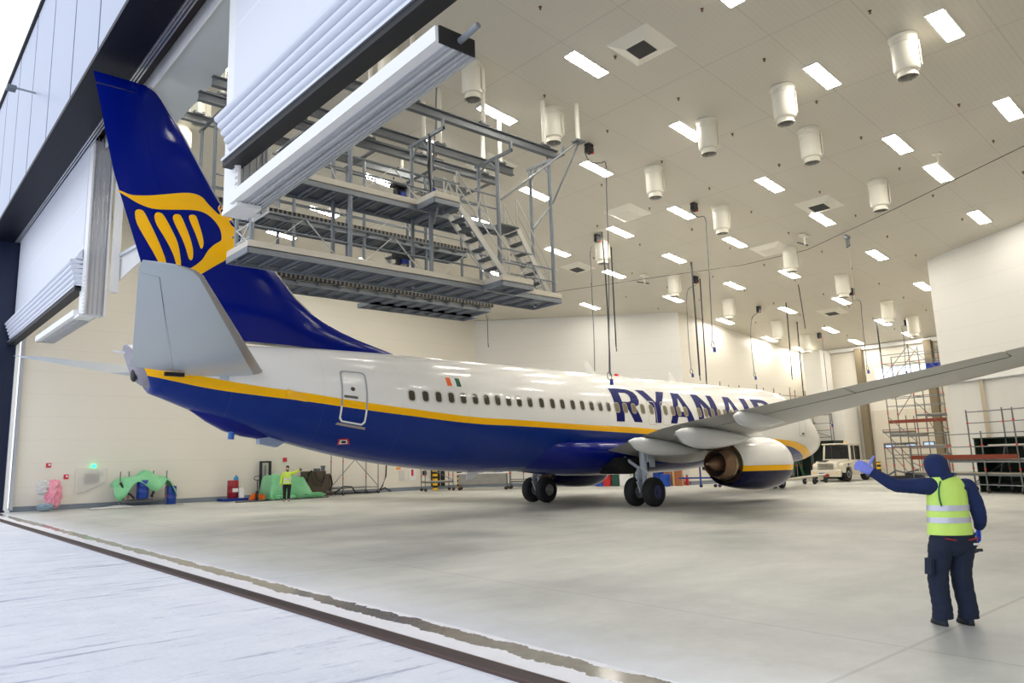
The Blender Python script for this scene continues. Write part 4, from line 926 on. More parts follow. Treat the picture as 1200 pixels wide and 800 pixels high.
# ================================================================== HANGING HOSES, REELS, CABLES
HOSE = M('dark_hose', (44, 46, 50), .6); HOSEG = M('grey_hose', (104, 106, 108), .6)
def ceilat(x, y):
    d = ray(x, y); t = (13.4-.12*CAMP.x-CAMP.z)/(d.z+.12*d.x); return CAMP+d*t
def reel(px, py, wp, label, side=1):
    """cable reel under the ceiling with a cable that sags along and then drops; wp: (x pixel, y pixel) of the cable"""
    p = ceilat(px, py-2); g = empty('cable_reel', (p.x, p.y, ceilz(p.x)), label=label, cat='cable reel', group='black cable reels under the ceiling')
    MB().box((0, 0, -.05), (.3, .2, .1)).lathe([(.05, -.09), (.17, -.09), (.19, 0), (.17, .09), (.05, .09)], (0, 0, -.22), 'Y', 16).box((-.05, 0, -.34), (.26, .16, .1)).build('housing', bx, g)
    MB().box((.06, -.1, -.37), (.1, .08, .06)).build('red_tip', M('red_plastic', (220, 60, 30), .4), g)
    pts = [(0, 0, -.38)]
    y = p.y
    for a, b in wp:
        q = ony(a, b, y); pts.append((q.x-p.x, 0, q.z-ceilz(p.x)))
    P = spl([(q[0], q[2]) for q in pts]+[], 4)[:-4*1] if False else [(q[0], q[2]) for q in pts]
    out = []
    for i in range(len(P)-1):
        p0, p1, p2, p3 = P[max(0, i-1)], P[i], P[i+1], P[min(len(P)-1, i+2)]
        for j in range(5):
            t = j/5; out.append(tuple(.5*((2*p1[k])+(-p0[k]+p2[k])*t+(2*p0[k]-5*p1[k]+4*p2[k]-p3[k])*t*t+(-p0[k]+3*p1[k]-3*p2[k]+p3[k])*t**3) for k in (0, 1)))
    out.append(P[-1])
    MB().path([(a, 0, b) for a, b in out], .022, 6).build('cable', HOSEG, g)
    e = out[-1]; MB().path([(e[0]+.12*math.cos(a)-.0, 0, e[1]-.14+.14*math.sin(a)) for a in [PI/2-2*PI*k/12 for k in range(13)]], .018, 5).build('cable_loop', HOSE, g)
    MB().box((e[0]+.1, 0, e[1]-.36), (.09, .09, .2)).build('plug', bb, g)
reel(522, 77, [(513, 92), (511, 120), (511, 145), (509, 165), (508, 190), (505, 210)], 'black cable reel by the swung mullion, its cable dropping into the dock')
reel(690, 171, [(686, 180), (692, 190), (704, 191), (710, 192), (711, 230), (713, 300), (714, 436)], 'black cable reel above the fuselage, cable reaching down behind the crown')
reel(700, 277, [(697, 286), (692, 294), (693, 320), (694, 350), (696, 395), (697, 440)], 'black cable reel left of the tall black hose, near the third fan')
reel(813, 240, [(809, 246), (817, 254), (826, 255), (828, 275), (831, 320), (835, 400)], 'black cable reel beside the tall pair of hoses, cable ending in a loop')
reel(815, 326, [(815, 334), (806, 340), (805, 360), (807, 400), (810, 432)], 'black cable reel lower on the tall pair of hoses')
reel(889, 361, [(889, 366), (881, 374), (880, 400), (884, 436)], 'black cable reel left of the eighth light row, above the fuselage')
reel(960, 392, [(964, 396), (965, 410), (968, 440), (971, 470), (974, 492)], 'black cable reel in front of the boxed corner column')
reel(998, 340, [(1000, 352), (1008, 353), (1010, 370), (1013, 400), (1016, 428)], 'black cable reel beside the sixth-row fan, cable looping by the concrete column')
reel(1062, 377, [(1057, 383), (1059, 395), (1061, 430)], 'black cable reel beside the fan nearest the window band')
def hose(x0, y0, x1, y1, Y, label, mid=0, r=.035, group='hanging hoses'):
    a, b = ony(x0, y0, Y), ony(x1, y1, Y); a.z = ceilz(a.x)-.4 if False else a.z
    g = empty('hanging_hose', tuple(a), label=label, cat='hanging hose', group=group)
    d = b-a; P = [(0, 0, 0)]
    for k in range(1, 9): t = k/8; P.append((d.x*t+mid*math.sin(t*PI), 0, d.z*t))
    MB().path(P, r, 8).build('tube', HOSE, g); MB().box((0, 0, .05), (.12, .08, .2)).build('hook', GALVD, g)
    MB().tube((d.x, 0, d.z), (d.x+.02, 0, d.z-.25), .03, 8).build('nozzle', GALVD, g)
    # thin suspension wire up to the ceiling
    MB().tube((0, 0, .1), (0, 0, ceilz(a.x)-a.z), .008, 4).build('wire', GALVD, g)
hose(712, 209, 722, 406, 3.0, 'long dark hose hanging over the fuselage, right of two beside the dock'); hose(705, 268, 715, 438, 2.0, 'long dark hose hanging over the fuselage, left of two beside the dock', .1) 
hose(804, 240, 820, 440, 1.2, 'long dark hose hanging at the centre, left of the two ceiling reels', .05, .045); hose(820, 322, 828, 447, 2.4, 'shorter dark hose hanging right of the central long one')
hose(915, 300, 928, 440, 1.0, 'dark hose hanging from beside the fan past the fifth light row', .1); hose(934, 378, 942, 467, 2.6, 'dark hose reaching down to the near wing'); hose(1025, 362, 1034, 432, -1.4, 'dark hose hanging in front of the far window band', .03, .045)
hose(571, 372, 572, 402, 12.0, 'thin dark cable with a loop hanging near the back left corner', 0, .02); hose(934, 325, 943, 380, -1.2, 'thin dark hose right of the fan past the fifth light row', .02, .025)
# steel cable with a crane trolley crossing the view on the right
a, b = ceilat(1200, 163), ceilat(600, 345); pts = [ceilat(*q)-V((0, 0, .25)) for q in [(1215, 155), (1040, 242), (945, 287), (870, 305), (780, 318), (700, 330), (600, 345)]]
g = empty('steel_cable_run', tuple(pts[0]), label='thin dark steel cable running under the ceiling from the right edge to the dock', cat='cable')
MB().path([p-pts[0] for p in pts], .014, 5).build('cable', HOSE, g)
for (x, y, w) in ((992, 271, 'hanging from the thin steel cable at right'),):
    p = ceilat(x, y); g = empty('cable_trolley', (p.x, p.y, ceilz(p.x)-.3), label='small grey cable trolley with three hooks '+w, cat='cable trolley')
    MB().box((0, 0, 0), (.3, .16, .12)).tube((-.25, 0, .1), (.25, 0, .1), .03).build('carriage', GALV, g)
    for k in (-.1, 0, .1): MB().tube((k, k, -.05), (k, k, -.4), .025).ball((k, k, -.42), .05).build('hook', GALVD, g)
    MB().tube((.05, 0, -.4), (.05, 0, -3.4), .01, 4).build('pull_chain', M('pale_chain', (205, 196, 168), .5), g)
for (x, y, w) in ((755, 322, 'left of the taller hoses'), (942, 275, 'right of the central hoses')):
    p = ceilat(x, y); g = empty('ceiling_bracket', (p.x, p.y, ceilz(p.x)), label='small white ceiling bracket carrying the steel cable, '+w, cat='ceiling bracket')
    MB().box((0, 0, -.05), (.5, .3, .1)).tube((0, 0, -.08), (0, 0, -.5), .04).build('plate', FANW, g); MB().bar((-.7, 0, -.5), (.5, .1, -.42), .05).build('arm', bx, g)
p = ceilat(1098, 180); g = empty('suspended_light', (p.x, p.y, ceilz(p.x)), label='rectangular LED light hanging on a short white stem near the right side', cat='hanging light')
MB().box((0, 0, -.02), (.3, .3, .04)).tube((0, 0, 0), (0, 0, -.75), .03).build('stem', FANW, g)
lb = MB().box((0, 0, -.78), (1.66, .5, .05)).build('frame', WHT, g); lb.rotation_euler = (0, SL, 0); MB().box((0, 0, -.81), (1.56, .41, .012)).build('diffuser', LED, lb)
# ================================================================== SCAFFOLDS
RED = M('orange_red_coupler', (240, 60, 30), .5); BRN = M('red_brown_toe_board', (132, 58, 36), .6, 0, .2, 3); PLY = M('plywood_deck', (196, 188, 166), .6, 0, .15, 3); CAST = M('dark_castor', (52, 30, 30), .6)
TUBE = M('scaffold_tube', (128, 130, 132), .45, .5, .2, 8)
def wheelset(parent, p):
    MB().tube((p[0], p[1], .1), (p[0], p[1], .34), .025, 8).box((p[0], p[1], .2), (.05, .12, .14)).build('jack', TUBE, parent)
    MB().lathe([(.03, -.03), (.10, -.03), (.11, 0), (.10, .03), (.03, .03)], (p[0]+.02, p[1], .11), 'Y', 14).build('castor', CAST, parent)
def scaffold(label, org, rz, ts, depth, posts, ledgers, decks, braces=(), wheels=True, group=None, toes=()):
    """ts: places of the uprights along local x; posts: (i, row, z0, z1); ledgers: (row, i, j, z); decks: (i, j, z); row 0 front, 1 back"""
    g = empty('scaffold_tower', org, rz, label, 'scaffold', group)
    Y = (0, depth)
    for (i, r, z0, z1) in posts:
        m = MB().tube((ts[i], Y[r], z0), (ts[i], Y[r], z1), .030, 8); o = m.build('upright', TUBE, g)
        c = MB(); z = z0+.9
        while z < z1-.2: c.tube((ts[i], Y[r], z-.035), (ts[i], Y[r], z+.035), .045, 8); z += 1.0
        if c.v: c.build('coupler', RED, o)
        if wheels and z0 < .4: wheelset(g, (ts[i], Y[r]))
    for (r, i, j, z) in ledgers:
        if r == 2:
            MB().tube((ts[i], Y[0], z), (ts[i], Y[1], z), .025, 6).build('ledger', TUBE, g)
        else: MB().tube((ts[i], Y[r], z), (ts[j], Y[r], z), .025, 6).build('ledger', TUBE, g)
    for (i, j, z) in decks:
        d = MB().box(((ts[i]+ts[j])/2, depth/2, z), (abs(ts[j]-ts[i]), depth-.08, .06)).build('deck', PLY, g)
        MB().box(((ts[i]+ts[j])/2, .06, z-.05), (abs(ts[j]-ts[i]), .06, .1)).box(((ts[i]+ts[j])/2, depth-.06, z-.05), (abs(ts[j]-ts[i]), .06, .1)).build('deck_frame', TUBE, d)
    for (i, j, z) in toes: MB().box(((ts[i]+ts[j])/2, -.03, z+.1), (abs(ts[j]-ts[i]), .03, .19)).build('toe_board', BRN, g)
    for (r, i, z0, j, z1) in braces:
        MB().tube((ts[i], Y[r]+(.03 if r else -.03), z0), (ts[j], Y[r]+(.03 if r else -.03), z1), .022, 6).build('brace', TUBE, g)
    return g
# long low scaffold before the back right wall (local x runs along the wall, away from the far end)
u = V((-.458, -.889, 0)); az = math.atan2(u.y, u.x)
o0 = V((15.25, -6.8, 0)); ts = [0, 2.1, 3.9, 5.5, 7.4, 9.4, 11.5]
# depth is to local +y; local +y for this heading points towards +x side of the wall
scaffold('long low mobile scaffold with red-brown boards in front of the back right wall', tuple(o0), az, ts, 1.25,
    [(0, 0, .1, 2.1), (1, 0, .1, 2.6), (2, 0, .1, 2.6), (3, 0, .1, 3.5), (4, 0, .1, 3.5), (5, 0, .1, 3.0), (6, 0, .1, 3.5), (1, 1, .1, 3.6), (2, 1, .1, 3.6), (4, 1, .1, 3.6), (5, 1, .1, 3.6), (6, 1, .1, 3.6)],
    [(0, 0, 6, 1.95), (0, 0, 6, 2.5), (0, 2, 6, 3.42), (1, 1, 6, 3.0), (1, 1, 6, 3.5), (0, 1, 6, .35), (1, 1, 6, .35)]+[(2, i, i, .35) for i in (1, 2, 4, 5)]+[(0, 1, 6, 1.3)],
    [(0, 3, .82), (3, 6, .80), (1, 3, 1.40), (3, 4, 1.42), (4, 6, 1.40)], [(0, 0, 1.3, 1, .5), (1, 1, .4, 2, 1.4), (0, 4, .4, 5, 1.4), (1, 4, 1.5, 5, 3.4), (1, 2, .4, 4, .8)], toes=[(0, 3, 1.42), (4, 6, 1.42)])
DGR = M('dark_green_sheeting', (30, 52, 40), .6, 0, .25, 2); DGB = M('pale_frame_board', (210, 206, 192), .6)  # dark green for the sheeting, one even pale tone for the board
g = empty('green_shelter', (15.35, -10.3, 0), az, 'dark green sheeted frame with a pale board inside, behind the low scaffold', 'sheeted frame')
MB().box((1.6, .0, 1.15), (3.6, .05, 2.3)).box((-.2, -.5, 1.15), (.06, 1.0, 2.3)).box((3.4, -.5, 1.15), (.06, 1.0, 2.3)).box((1.6, -.5, 2.3), (3.7, 1.05, .05)).build('sheeting', DGR, g)
MB().box((1.6, -.9, 2.0), (2.2, .3, .06)).build('board', DGB, g); MB().bar((1.2, -.9, 2.0), (.6, -.9, .2), .05).bar((2.0, -.9, 2.0), (2.5, -.9, .2), .05).build('trestle', TUBE, g)
# tall tower between the wing and the window band
ts = [0, 1.5, 3.0]
scaffold('tall scaffold tower with dark decks standing under and behind the outer wing', (23.0, -2.95, 0), -PI/2, ts, 1.4,
    [(0, 0, .1, 7.6), (1, 0, .1, 7.9), (2, 0, .1, 7.6), (0, 1, .1, 7.4), (1, 1, .1, 7.9), (2, 1, .1, 7.4)],
    [(r, 0, 2, z) for r in (0, 1) for z in (.4, 1.6, 2.8, 4.4, 4.9, 6.9, 7.4)]+[(2, i, i, z) for i in (0, 1, 2) for z in (.4, 2.8, 4.9, 6.9)],
    [(0, 2, 2.1), (0, 1, 2.75), (1, 2, 3.85), (1, 2, 6.1)], [(0, 0, 3.8, 1, 2.2), (0, 0, 2.1, 1, .4), (0, 1, 4.6, 2, 2.9), (1, 1, 3.8, 2, .4), (0, 0, 6.1, 1, 7.8), (0, 1, 7.8, 2, 6.2), (1, 0, 6.1, 1, 7.8), (1, 0, 3.9, 1, 6.0)], toes=[(0, 2, 3.4)])
g = scaffold('lower scaffold bay beside the tall tower with an overhanging dark deck', (24.6, -1.9, 0), -PI/2, [0, 1.4, 2.9], 1.2, [(0, 0, .1, 2.3), (1, 0, .1, 3.9), (1, 1, .1, 3.9), (0, 1, .1, 2.3)], [(0, 0, 1, 1.4), (1, 0, 1, 1.4), (0, 0, 1, 2.2), (0, 0, 2, 3.1)], [(0, 1, 2.3), (0, 1, 3.0)], [(0, 0, 3.1, 1, 1.4), (0, 0, 2.2, 1, .3)])
tag(MB().lathe([(.02, -.45), (.30, -.45), (.30, .45), (.02, .45)], (23.6, -5.6, 6.46), 'Y', 24).build('film_roll', M('blue_film_roll', (10, 40, 150), .3)), 'large blue roll lying on top of the tall scaffold tower beside the window band', 'roll')
g = empty('base_machine', (22.3, -3.4, 0), -PI/2, 'dark low machine with pipes on the floor at the foot of the tall scaffold tower', 'machine')
MB().box((.5, -.3, .28), (1.7, .6, .35)).box((.9, -.3, .52), (.7, .4, .2)).build('base', bx, g); MB().path([(-.4, -.3, .5), (0, -.3, .75), (.5, -.3, .62), (1.2, -.3, .8)], .05).build('pipe', GALVD, g); MB().box((-.3, -.55, .08), (.2, .12, .14)).box((1.2, -.55, .08), (.2, .12, .14)).build('foot', bx, g)
# along the port side of the front fuselage: only its head shows over the crown
ts = [0, 2.2, 4.4, 6.6, 8.8, 11.0]
scaffold('long scaffold run behind the front fuselage whose posts show over its crown', (18.6, 5.1, 0), 0, ts, .75,
    [(i, 0, .1, 6.45-.15*(i % 2)) for i in range(6)]+[(i, 1, .1, 6.1+.3*(i % 2)) for i in range(6)],
    [(0, 0, 5, 5.35), (0, 0, 5, 5.85), (1, 0, 5, 5.6), (0, 0, 5, 2.4), (1, 0, 5, 2.4)], [(0, 5, 4.4)], [(0, 4, 4.6, 5, 5.9), (1, 5, 4.7, 4, 5.7)], wheels=False)
# frame with decks in front of the cabin by the nose
scaffold('small scaffold above the dark green tent, just beyond the aircraft nose', (30.0, 6.3, 0), -PI/2, [0, 1.4, 2.6], .35,
    [(0, 0, 2.66, 4.75), (2, 0, 2.66, 4.75), (1, 0, 2.66, 4.6), (0, 1, 2.66, 4.6), (2, 1, 2.66, 4.6)], [(0, 0, 2, z) for z in (2.9, 3.4, 3.9, 4.5)]+[(1, 0, 2, 4.5)], [(0, 1, 4.0)], [(0, 0, 3.9, 2, 2.9)], wheels=False)
g = empty('green_tent', (29.4, 4.6, 0), 0, 'dark green sheeted tent standing beyond the aircraft nose behind the tug', 'tent')
t_ = MB().box((0, 1.5, 1.3), (1.2, .05, 2.6)).box((.5, 0, 1.3), (.05, 3.3, 2.6)).box((0, 0, 2.62), (1.25, 3.4, .05)).box((0, -1.65, 1.3), (1.2, .05, 2.6)); t_.build('sheeting', DGR, g)
MB().prism([(1.5, 0), (.95, 2.6), (1.5, 2.6)], -.62, -.58, 'X').prism([(.6, 0), (.8, 0), (1.5, 2.5), (1.4, 2.6)], -.62, -.58, 'X').build('door_flap', M('green_sheet', (44, 84, 60), .6, 0, .2, 2), g)
for y in (-1.6, 0, 1.5): MB().tube((-.6, y, 0), (-.6, y, 2.6), .03).build('pole', TUBE, g)
# mobile tower under the rear fuselage
ts = [0, 2.7]
q0, q1 = onz(390, 580.5), onz(441, 578.5)
g = scaffold('light mobile scaffold with crossed braces by the left wall', (-.75, 18.75, 0), .12, ts, 1.2,
    [(0, 0, .1, 2.95), (1, 0, .1, 3.3), (0, 1, .1, 2.95), (1, 1, .1, 3.3)], [(0, 0, 1, .42), (1, 0, 1, .42), (2, 0, 0, 2.9), (2, 0, 0, .4), (2, 1, 1, .4)], [], [(0, 0, 2.9, 1, .45), (1, 0, .45, 1, 2.9), (0, 0, .1, 0, .45)])
# ================================================================== THINGS ALONG THE WALLS
def rs(c, d, label, cat, m, name, rz=0, bevel=0): 
    o = MB().box((0, 0, 0), d).build(name, m, bevel=bevel); o.location = c; o.rotation_euler = (0, 0, rz); return tag(o, label, cat)
BL = M('blue_plastic_drum', (18, 60, 150), .35, 0, .1); LID = M('dark_blue_lid', (12, 36, 96), .4); RD = M('red_drum_paint', (150, 22, 40), .35, 0, .15)
def drum(x, y, label, m=None, h=.92, r=.29, extra=True, group=None):
    g = empty('drum', (x, y, .02), 0, label, 'drum', group)
    MB().lathe([(r*.94, 0), (r, .04), (r, h*.32), (r*1.03, h*.335), (r, h*.35), (r, h*.64), (r*1.03, h*.655), (r, h*.67), (r, h-.04), (r*.95, h)], n=28).build('barrel', m or BL, g)
    if extra: MB().lathe([(.04, h), (.04, h+.03), (.0, h+.03)], (.14, 0, 0), n=10).build('bung', LID, g)
    return g
# pink wrapped hose reel
def crumple(name, m, parent, c, d, seed, amp=.12, n=14, lab=None):
    """draped sheet: a closed lumpy blob squashed to size d"""
    rnd = random.Random(seed); mb = MB(); R = []
    for j in range(n+1):
        p = -PI/2*.98+PI*.98*j/n; k = abs(math.cos(p))**.55
        R.append([(c[0]+d[0]/2*k*math.cos(a)*(1+rnd.uniform(-amp, amp)), c[1]+d[1]/2*k*math.sin(a)*(1+rnd.uniform(-amp, amp)), c[2]+d[2]/2*(math.sin(p)+rnd.uniform(-amp, amp)*.25)) for a in [2*PI*i/(2*n) for i in range(2*n)]])
    return mb.loft(R, sm=False).build(name, m, parent)
t = NT('pink_plastic_wrap'); t.base(t.mix(t.noise(5, 5, t.mapping((3, 3, .7))), rgb(214, 74, 116), rgb(240, 190, 200))).set(.25); PINK = t.m
t = NT('clear_plastic_sheet'); t.base(rgb(232, 232, 230)).set(.25); t.b.inputs['Transmission Weight'].default_value = .35; CLR = t.m
t = NT('green_plastic_sheet'); t.base(t.mix(t.noise(2.5, 6), rgb(84, 178, 120), rgb(158, 222, 170))).set(.3); GRN = t.m
g = empty('wrapped_hose_reel', (-16.15, 19.55, 0), 0, 'hose reel wrapped in pink plastic film on the floor by the door jamb', 'hose reel')
crumple('pink_wrap', PINK, g, (.15, 0, .78), (.72, .55, 1.35), 3, .16); crumple('clear_wrap', CLR, g, (-.28, 0, 1.12), (.62, .4, .72), 4, .18); crumple('grey_bag', M('blue_grey_bag', (140, 160, 175), .5), g, (-.18, -.2, .2), (.72, .5, .36), 5, .15)
def wallplate(px, py, w, h, label, cat, m, name, Y=YL-.02, th=.03):
    p = ony(px, py, Y); o = MB().box((0, 0, 0), (w, th, h)).build(name, m); o.location = p; return tag(o, label, cat)
SGR = M('red_sign', (206, 40, 62), .4); SGW = M('white_sign', (238, 238, 236), .4)
o = wallplate(56, 574, .8, .95, 'white wall board with red marks behind the pink wrapped hose reel', 'sign', SGW, 'wall_board')
MB().box((0, -.03, .22), (.34, .02, .16)).box((-.3, -.03, .4), (.08, .02, .06)).box((.3, -.03, .4), (.08, .02, .06)).build('red_mark', SGR, o)
def fsign(px, py, label):
    o = wallplate(px, py, .22, .22, label, 'sign', SGR, 'wall_sign'); MB().box((.03, -.02, .02), (.1, .01, .08)).build('pictogram', SGW, o)
fsign(57, 545, 'small red square sign highest on the left wall, above the pink wrapped reel'); fsign(77.5, 558.5, 'small red square sign lower right of the other red sign on the left wall')
o = wallplate(334, 538.5, .24, .24, 'small round red sign on the left wall above the distant worker', 'sign', SGR, 'wall_sign')
p = ony(107, 561, YL); g = empty('wrapped_switch_panel', tuple(p), 0, 'switch panel under torn clear plastic on the left wall below a green lamp', 'panel')
MB().box((0, -.05, 0), (.7, .1, .5)).build('cabinet', M('grey_switch_cabinet', (170, 176, 186), .4, 0, .3, 12), g)
MB().add([(-.75, -.13, .5), (.68, -.13, .5), (.62, -.13, -.18), (.1, -.13, -.42), (-.2, -.13, -.58), (-.68, -.13, -.66), (-.75, -.10, .5), (.68, -.10, .5), (.62, -.10, -.18), (.1, -.10, -.42), (-.2, -.10, -.58), (-.68, -.10, -.66)], [(0, 1, 2, 3, 4, 5), (11, 10, 9, 8, 7, 6)]+[(i, (i+1) % 6, 6+(i+1) % 6, 6+i) for i in range(6)]).build('plastic_cover', (lambda t: (t.base(rgb(238, 236, 230)).set(.2), t.b.inputs.__getitem__('Alpha').__setattr__('default_value', .45), t.m)[2])(NT('thin_clear_film')), g)
t = NT('green_lamp'); t.base(rgb(60, 240, 150)); t.b.inputs['Emission Color'].default_value = rgb(40, 240, 130); t.b.inputs['Emission Strength'].default_value = 4
p = ony(110, 546, YL-.1); g = empty('signal_lamp', tuple(p), 0, 'small lit green signal lamp on the left wall above the wrapped panel', 'lamp'); MB().ball((0, 0, 0), .10).build('lens', t.m, g); MB().box((0, .03, -.14), (.12, .1, .12)).build('base', WHT, g)
# rack with green sheet and drum
g = empty('sheeted_rack', (-12.1, 19.6, 0), 0, 'small steel rack draped with light green plastic between the blue drums', 'rack')
for x in (-1.0, -.45, .75, 1.25):
    MB().tube((x, -.3 if x in (-1.0, 1.25) else .25, .08), (x, -.3 if x in (-1.0, 1.25) else .25, 1.75), .03, 8).build('post', TUBE, g); MB().tube((x, -.3 if x in (-1.0, 1.25) else .25, .42), (x, -.3 if x in (-1.0, 1.25) else .25, .5), .05, 8).build('coupler', RED, g)
MB().tube((-1.0, -.3, .35), (1.25, -.3, .35), .03).tube((-.45, .25, .3), (.75, .25, .3), .03).box((.0, 0, .25), (1.7, .6, .05)).build('shelf', TUBE, g)
def drape(name, m, parent, xs, ys, f, th=.015, n=(22, 12)):
    v = []; F = []
    for j in range(n[1]+1):
        for i in range(n[0]+1):
            a, b = i/n[0], j/n[1]; x = xs[0]+(xs[1]-xs[0])*a; y = ys[0]+(ys[1]-ys[0])*b; v.append((x, y, f(a, b)))
    w = n[0]+1
    for j in range(n[1]):
        for i in range(n[0]): F.append((j*w+i, j*w+i+1, (j+1)*w+i+1, (j+1)*w+i))
    mb = MB().add(v, F, 0, True); o = mb.build(name, m, parent, fix=False); s = o.modifiers.new('s', 'SOLIDIFY'); s.thickness = th; return o
rnd = random.Random(9); ph = [rnd.uniform(0, 6) for _ in range(6)]
drape('green_sheet', GRN, g, (-1.3, 1.75), (-.55, .45), lambda a, b: 1.38+.34*math.exp(-((a-.52)/.16)**2)-.28*max(0, .14-a)/.14-.62*max(0, a-.84)/.16-(2.4+1.5*math.sin(13*a))*max(0, .25-b)*(1 if a < .8 else .4)+.06*math.sin(19*a+ph[0]+3*b)+.05*math.sin(13*b+11*a))
MB().path([(-1.0, -.35, 1.2), (-.8, -.35, .8), (-.5, -.36, .6), (-.3, -.35, .4)], .06).path([(.9, -.3, 1.2), (.7, -.33, .8), (.5, -.33, .45)], .06).path([(-.95, -.3, 1.0), (-1.0, -.33, .6), (-.8, -.33, .4)], .05).build('hoses', BLACK, g)
d1 = drum(-12.0, 19.35, 'blue plastic drum standing inside the green-draped rack'); d1.location.z = .38
drum(-10.55, 19.5, 'blue plastic drum on the floor right of the green-draped rack')
tag(drape('plastic_sheet', CLR, None, (-14.6, -10.2), (18.3, 19.1), lambda a, b: .03+.10*abs(math.sin(9*a+3*b))*(math.exp(-((a-.25)/.2)**2)+.2)*math.sin(PI*b)), 'crumpled clear plastic sheet on the floor in front of the blue drums', 'plastic sheet')
# red drum, pallet jack, green heap, machine
g = empty('pallet', (-7.0, 19.4, 0), 0, 'low blue pallet under the red drum', 'pallet'); MB().box((0, 0, .14), (1.9, 1.0, .04)).box((0, -.4, .07), (1.9, .12, .1)).box((0, .4, .07), (1.9, .12, .1)).build('boards', BL, g)
d = drum(-7.25, 19.4, 'dark red drum with white labels standing on the blue pallet', RD, .95, .30, False); d.location.z = .17
MB().box((.02, -.30, .42), (.3, .03, .2)).build('paper_label', SGW, d)
g = empty('solvent_can', (-7.1, 19.35, 1.12), 0, 'small bright blue bottle on top of the red drum', 'bottle'); MB().lathe([(.12, 0), (.13, .03), (.13, .16), (.05, .22), (.05, .27), (.0, .27)], n=14).build('body', M('cyan_bottle', (60, 150, 205), .3), g)
g = empty('solvent_can', (-6.93, 18.98, .17), 0, 'white canister standing against the red drum', 'canister'); MB().box((0, 0, .26), (.24, .18, .5)).box((0, 0, .54), (.08, .08, .06)).build('body', SGW, g)
OR = M('orange_paint', (232, 110, 20), .4)
g = empty('hand_pallet_truck', (-6.45, 18.55, 0), -.1, 'orange hand pallet truck with a black pump handle beside the red drum', 'pallet truck')
MB().box((.0, .6, .12), (.16, 1.2, .07)).box((.38, .6, .12), (.16, 1.2, .07)).box((.19, .02, .22), (.56, .1, .26)).prism([(-.25, .06), (-.05, .40), (.10, .40), (-.02, .06)], -.10, .02).prism([(.44, .06), (.52, .30), (.62, .30), (.64, .06)], -.10, .02).build('forks', OR, g)
MB().lathe([(.02, -.05), (.1, -.05), (.1, .05), (.02, .05)], (.19, -.12, .11), 'X', 14).build('steer_wheel', BLACK, g); MB().tube((.19, -.12, .15), (.19, -.10, 1.12), .025).build('tiller', BLACK, g)
MB().path([(.19+.19*math.cos(a), -.1, 1.2+.11*math.sin(a)) for a in [2*PI*k/16 for k in range(17)]], .022).build('handle', BLACK, g); MB().lathe([(.07, 0), (.09, .3), (.05, .34)], (.19, -.1, .2), n=12).build('pump', bx, g)
g = empty('sheeted_heap', (-3.95, 19.15, 0), 0, 'large heap of equipment under a light green plastic sheet behind the distant worker', 'covered heap')
drape('green_sheet', GRN, g, (-1.7, 1.25), (-1.1, .8), lambda a, b: max(.03, (1.38-.30*a)*min(1, (a/.07), ((1-a)/.30)**1.3)*min(1, b/.12+.02, (1-b)/.12)+.05*math.sin(17*a+4*b)+.04*math.sin(13*b)), n=(34, 22))
MB().box((-.3, -.1, .5), (1.6, .8, .95)).build('covered_box', M('brown_cardboard', (120, 82, 56), .8), g)
crumple('sheet_end', GRN, g, (.95, -1.05, .16), (1.3, .6, .3), 12, .2); crumple('sheet_end', GRN, g, (-1.0, -1.15, .12), (1.6, .5, .26), 13, .2)
g = empty('lift_mast', (-5.05, 20.15, 0), 0, 'dark narrow lift mast standing behind the green-covered heap', 'lift mast')
MB().box((-.28, 0, 1.05), (.12, .14, 2.1)).box((.28, 0, 1.05), (.12, .14, 2.1)).box((0, 0, 2.08), (.68, .12, .1)).build('mast', bx, g); MB().tube((0, 0, .3), (0, 0, 1.9), .05).build('cylinder', GALV, g)
g = empty('machine_on_pallet', (-2.1, 19.65, 0), .05, 'dark brown machine with hoses strapped on a wooden pallet right of the worker', 'machine')
MB().box((0, -.3, .10), (1.9, .12, .1)).box((0, .3, .10), (1.9, .12, .1)).box((0, 0, .18), (2.0, .95, .04)).build('pallet_base', M('dark_wood', (96, 84, 70), .8, 0, .3), g)
MB().box((-.15, 0, .85), (1.25, .8, 1.25)).box((.62, -.05, .8), (.4, .6, 1.0)).build('casing', M('brown_machine', (84, 74, 60), .5, .1, .35, 5), g)
MB().path([(-.8, -.45, .3), (-.85, -.45, .9), (-.7, -.45, 1.35), (-.5, -.44, 1.5)], .06).path([(-.3, -.46, 1.4), (-.1, -.5, .9), (.2, -.5, .8), (.4, -.45, 1.2)], .03).path([(.8, -.4, 1.2), (.9, -.42, .7), (.7, -.42, .3)], .05).path([(-.5, -.46, 1.3), (-.4, -.5, .7), (.1, -.5, .6), (.3, -.46, 1.4)], .02).build('hoses', BLACK, g)
MB().lathe([(.12, 0), (.12, .26), (.16, .26), (.16, .32), (.05, .34)], (.45, -.1, 1.45), n=14).box((.1, 0, 1.55), (.3, .3, .16)).build('gauge_head', GALVD, g)
g = empty('floor_hoses', (.4, 19.75, 0), 0, 'tangle of black hoses on the floor beneath the light mobile scaffold', 'hoses')
MB().path([(-1.2, 0, .1), (-.6, -.1, .5), (.1, .1, .45), (.3, 0, .12), (1.0, -.2, .06), (1.8, .1, .06), (2.4, -.1, .3), (2.9, 0, .06)], .05).path([(-1, .3, .06), (0, .2, .06), (1.2, .4, .06), (2.0, .1, .06)], .05).build('hose_coil', BLACK, g); MB().box((-.9, 0, .42), (.9, .2, .16)).build('grey_unit', GALV, g)
g = empty('floor_cable', (-5.5, 17.4, 0), 0, 'dark cable lying on the floor in front of the pallet truck', 'cable'); MB().path([(-2.4, 0, .02), (-1.4, -.15, .02), (0, .1, .02), (1.3, 0, .02), (3.2, .3, .02)], .035).build('cable', BLACK, g)
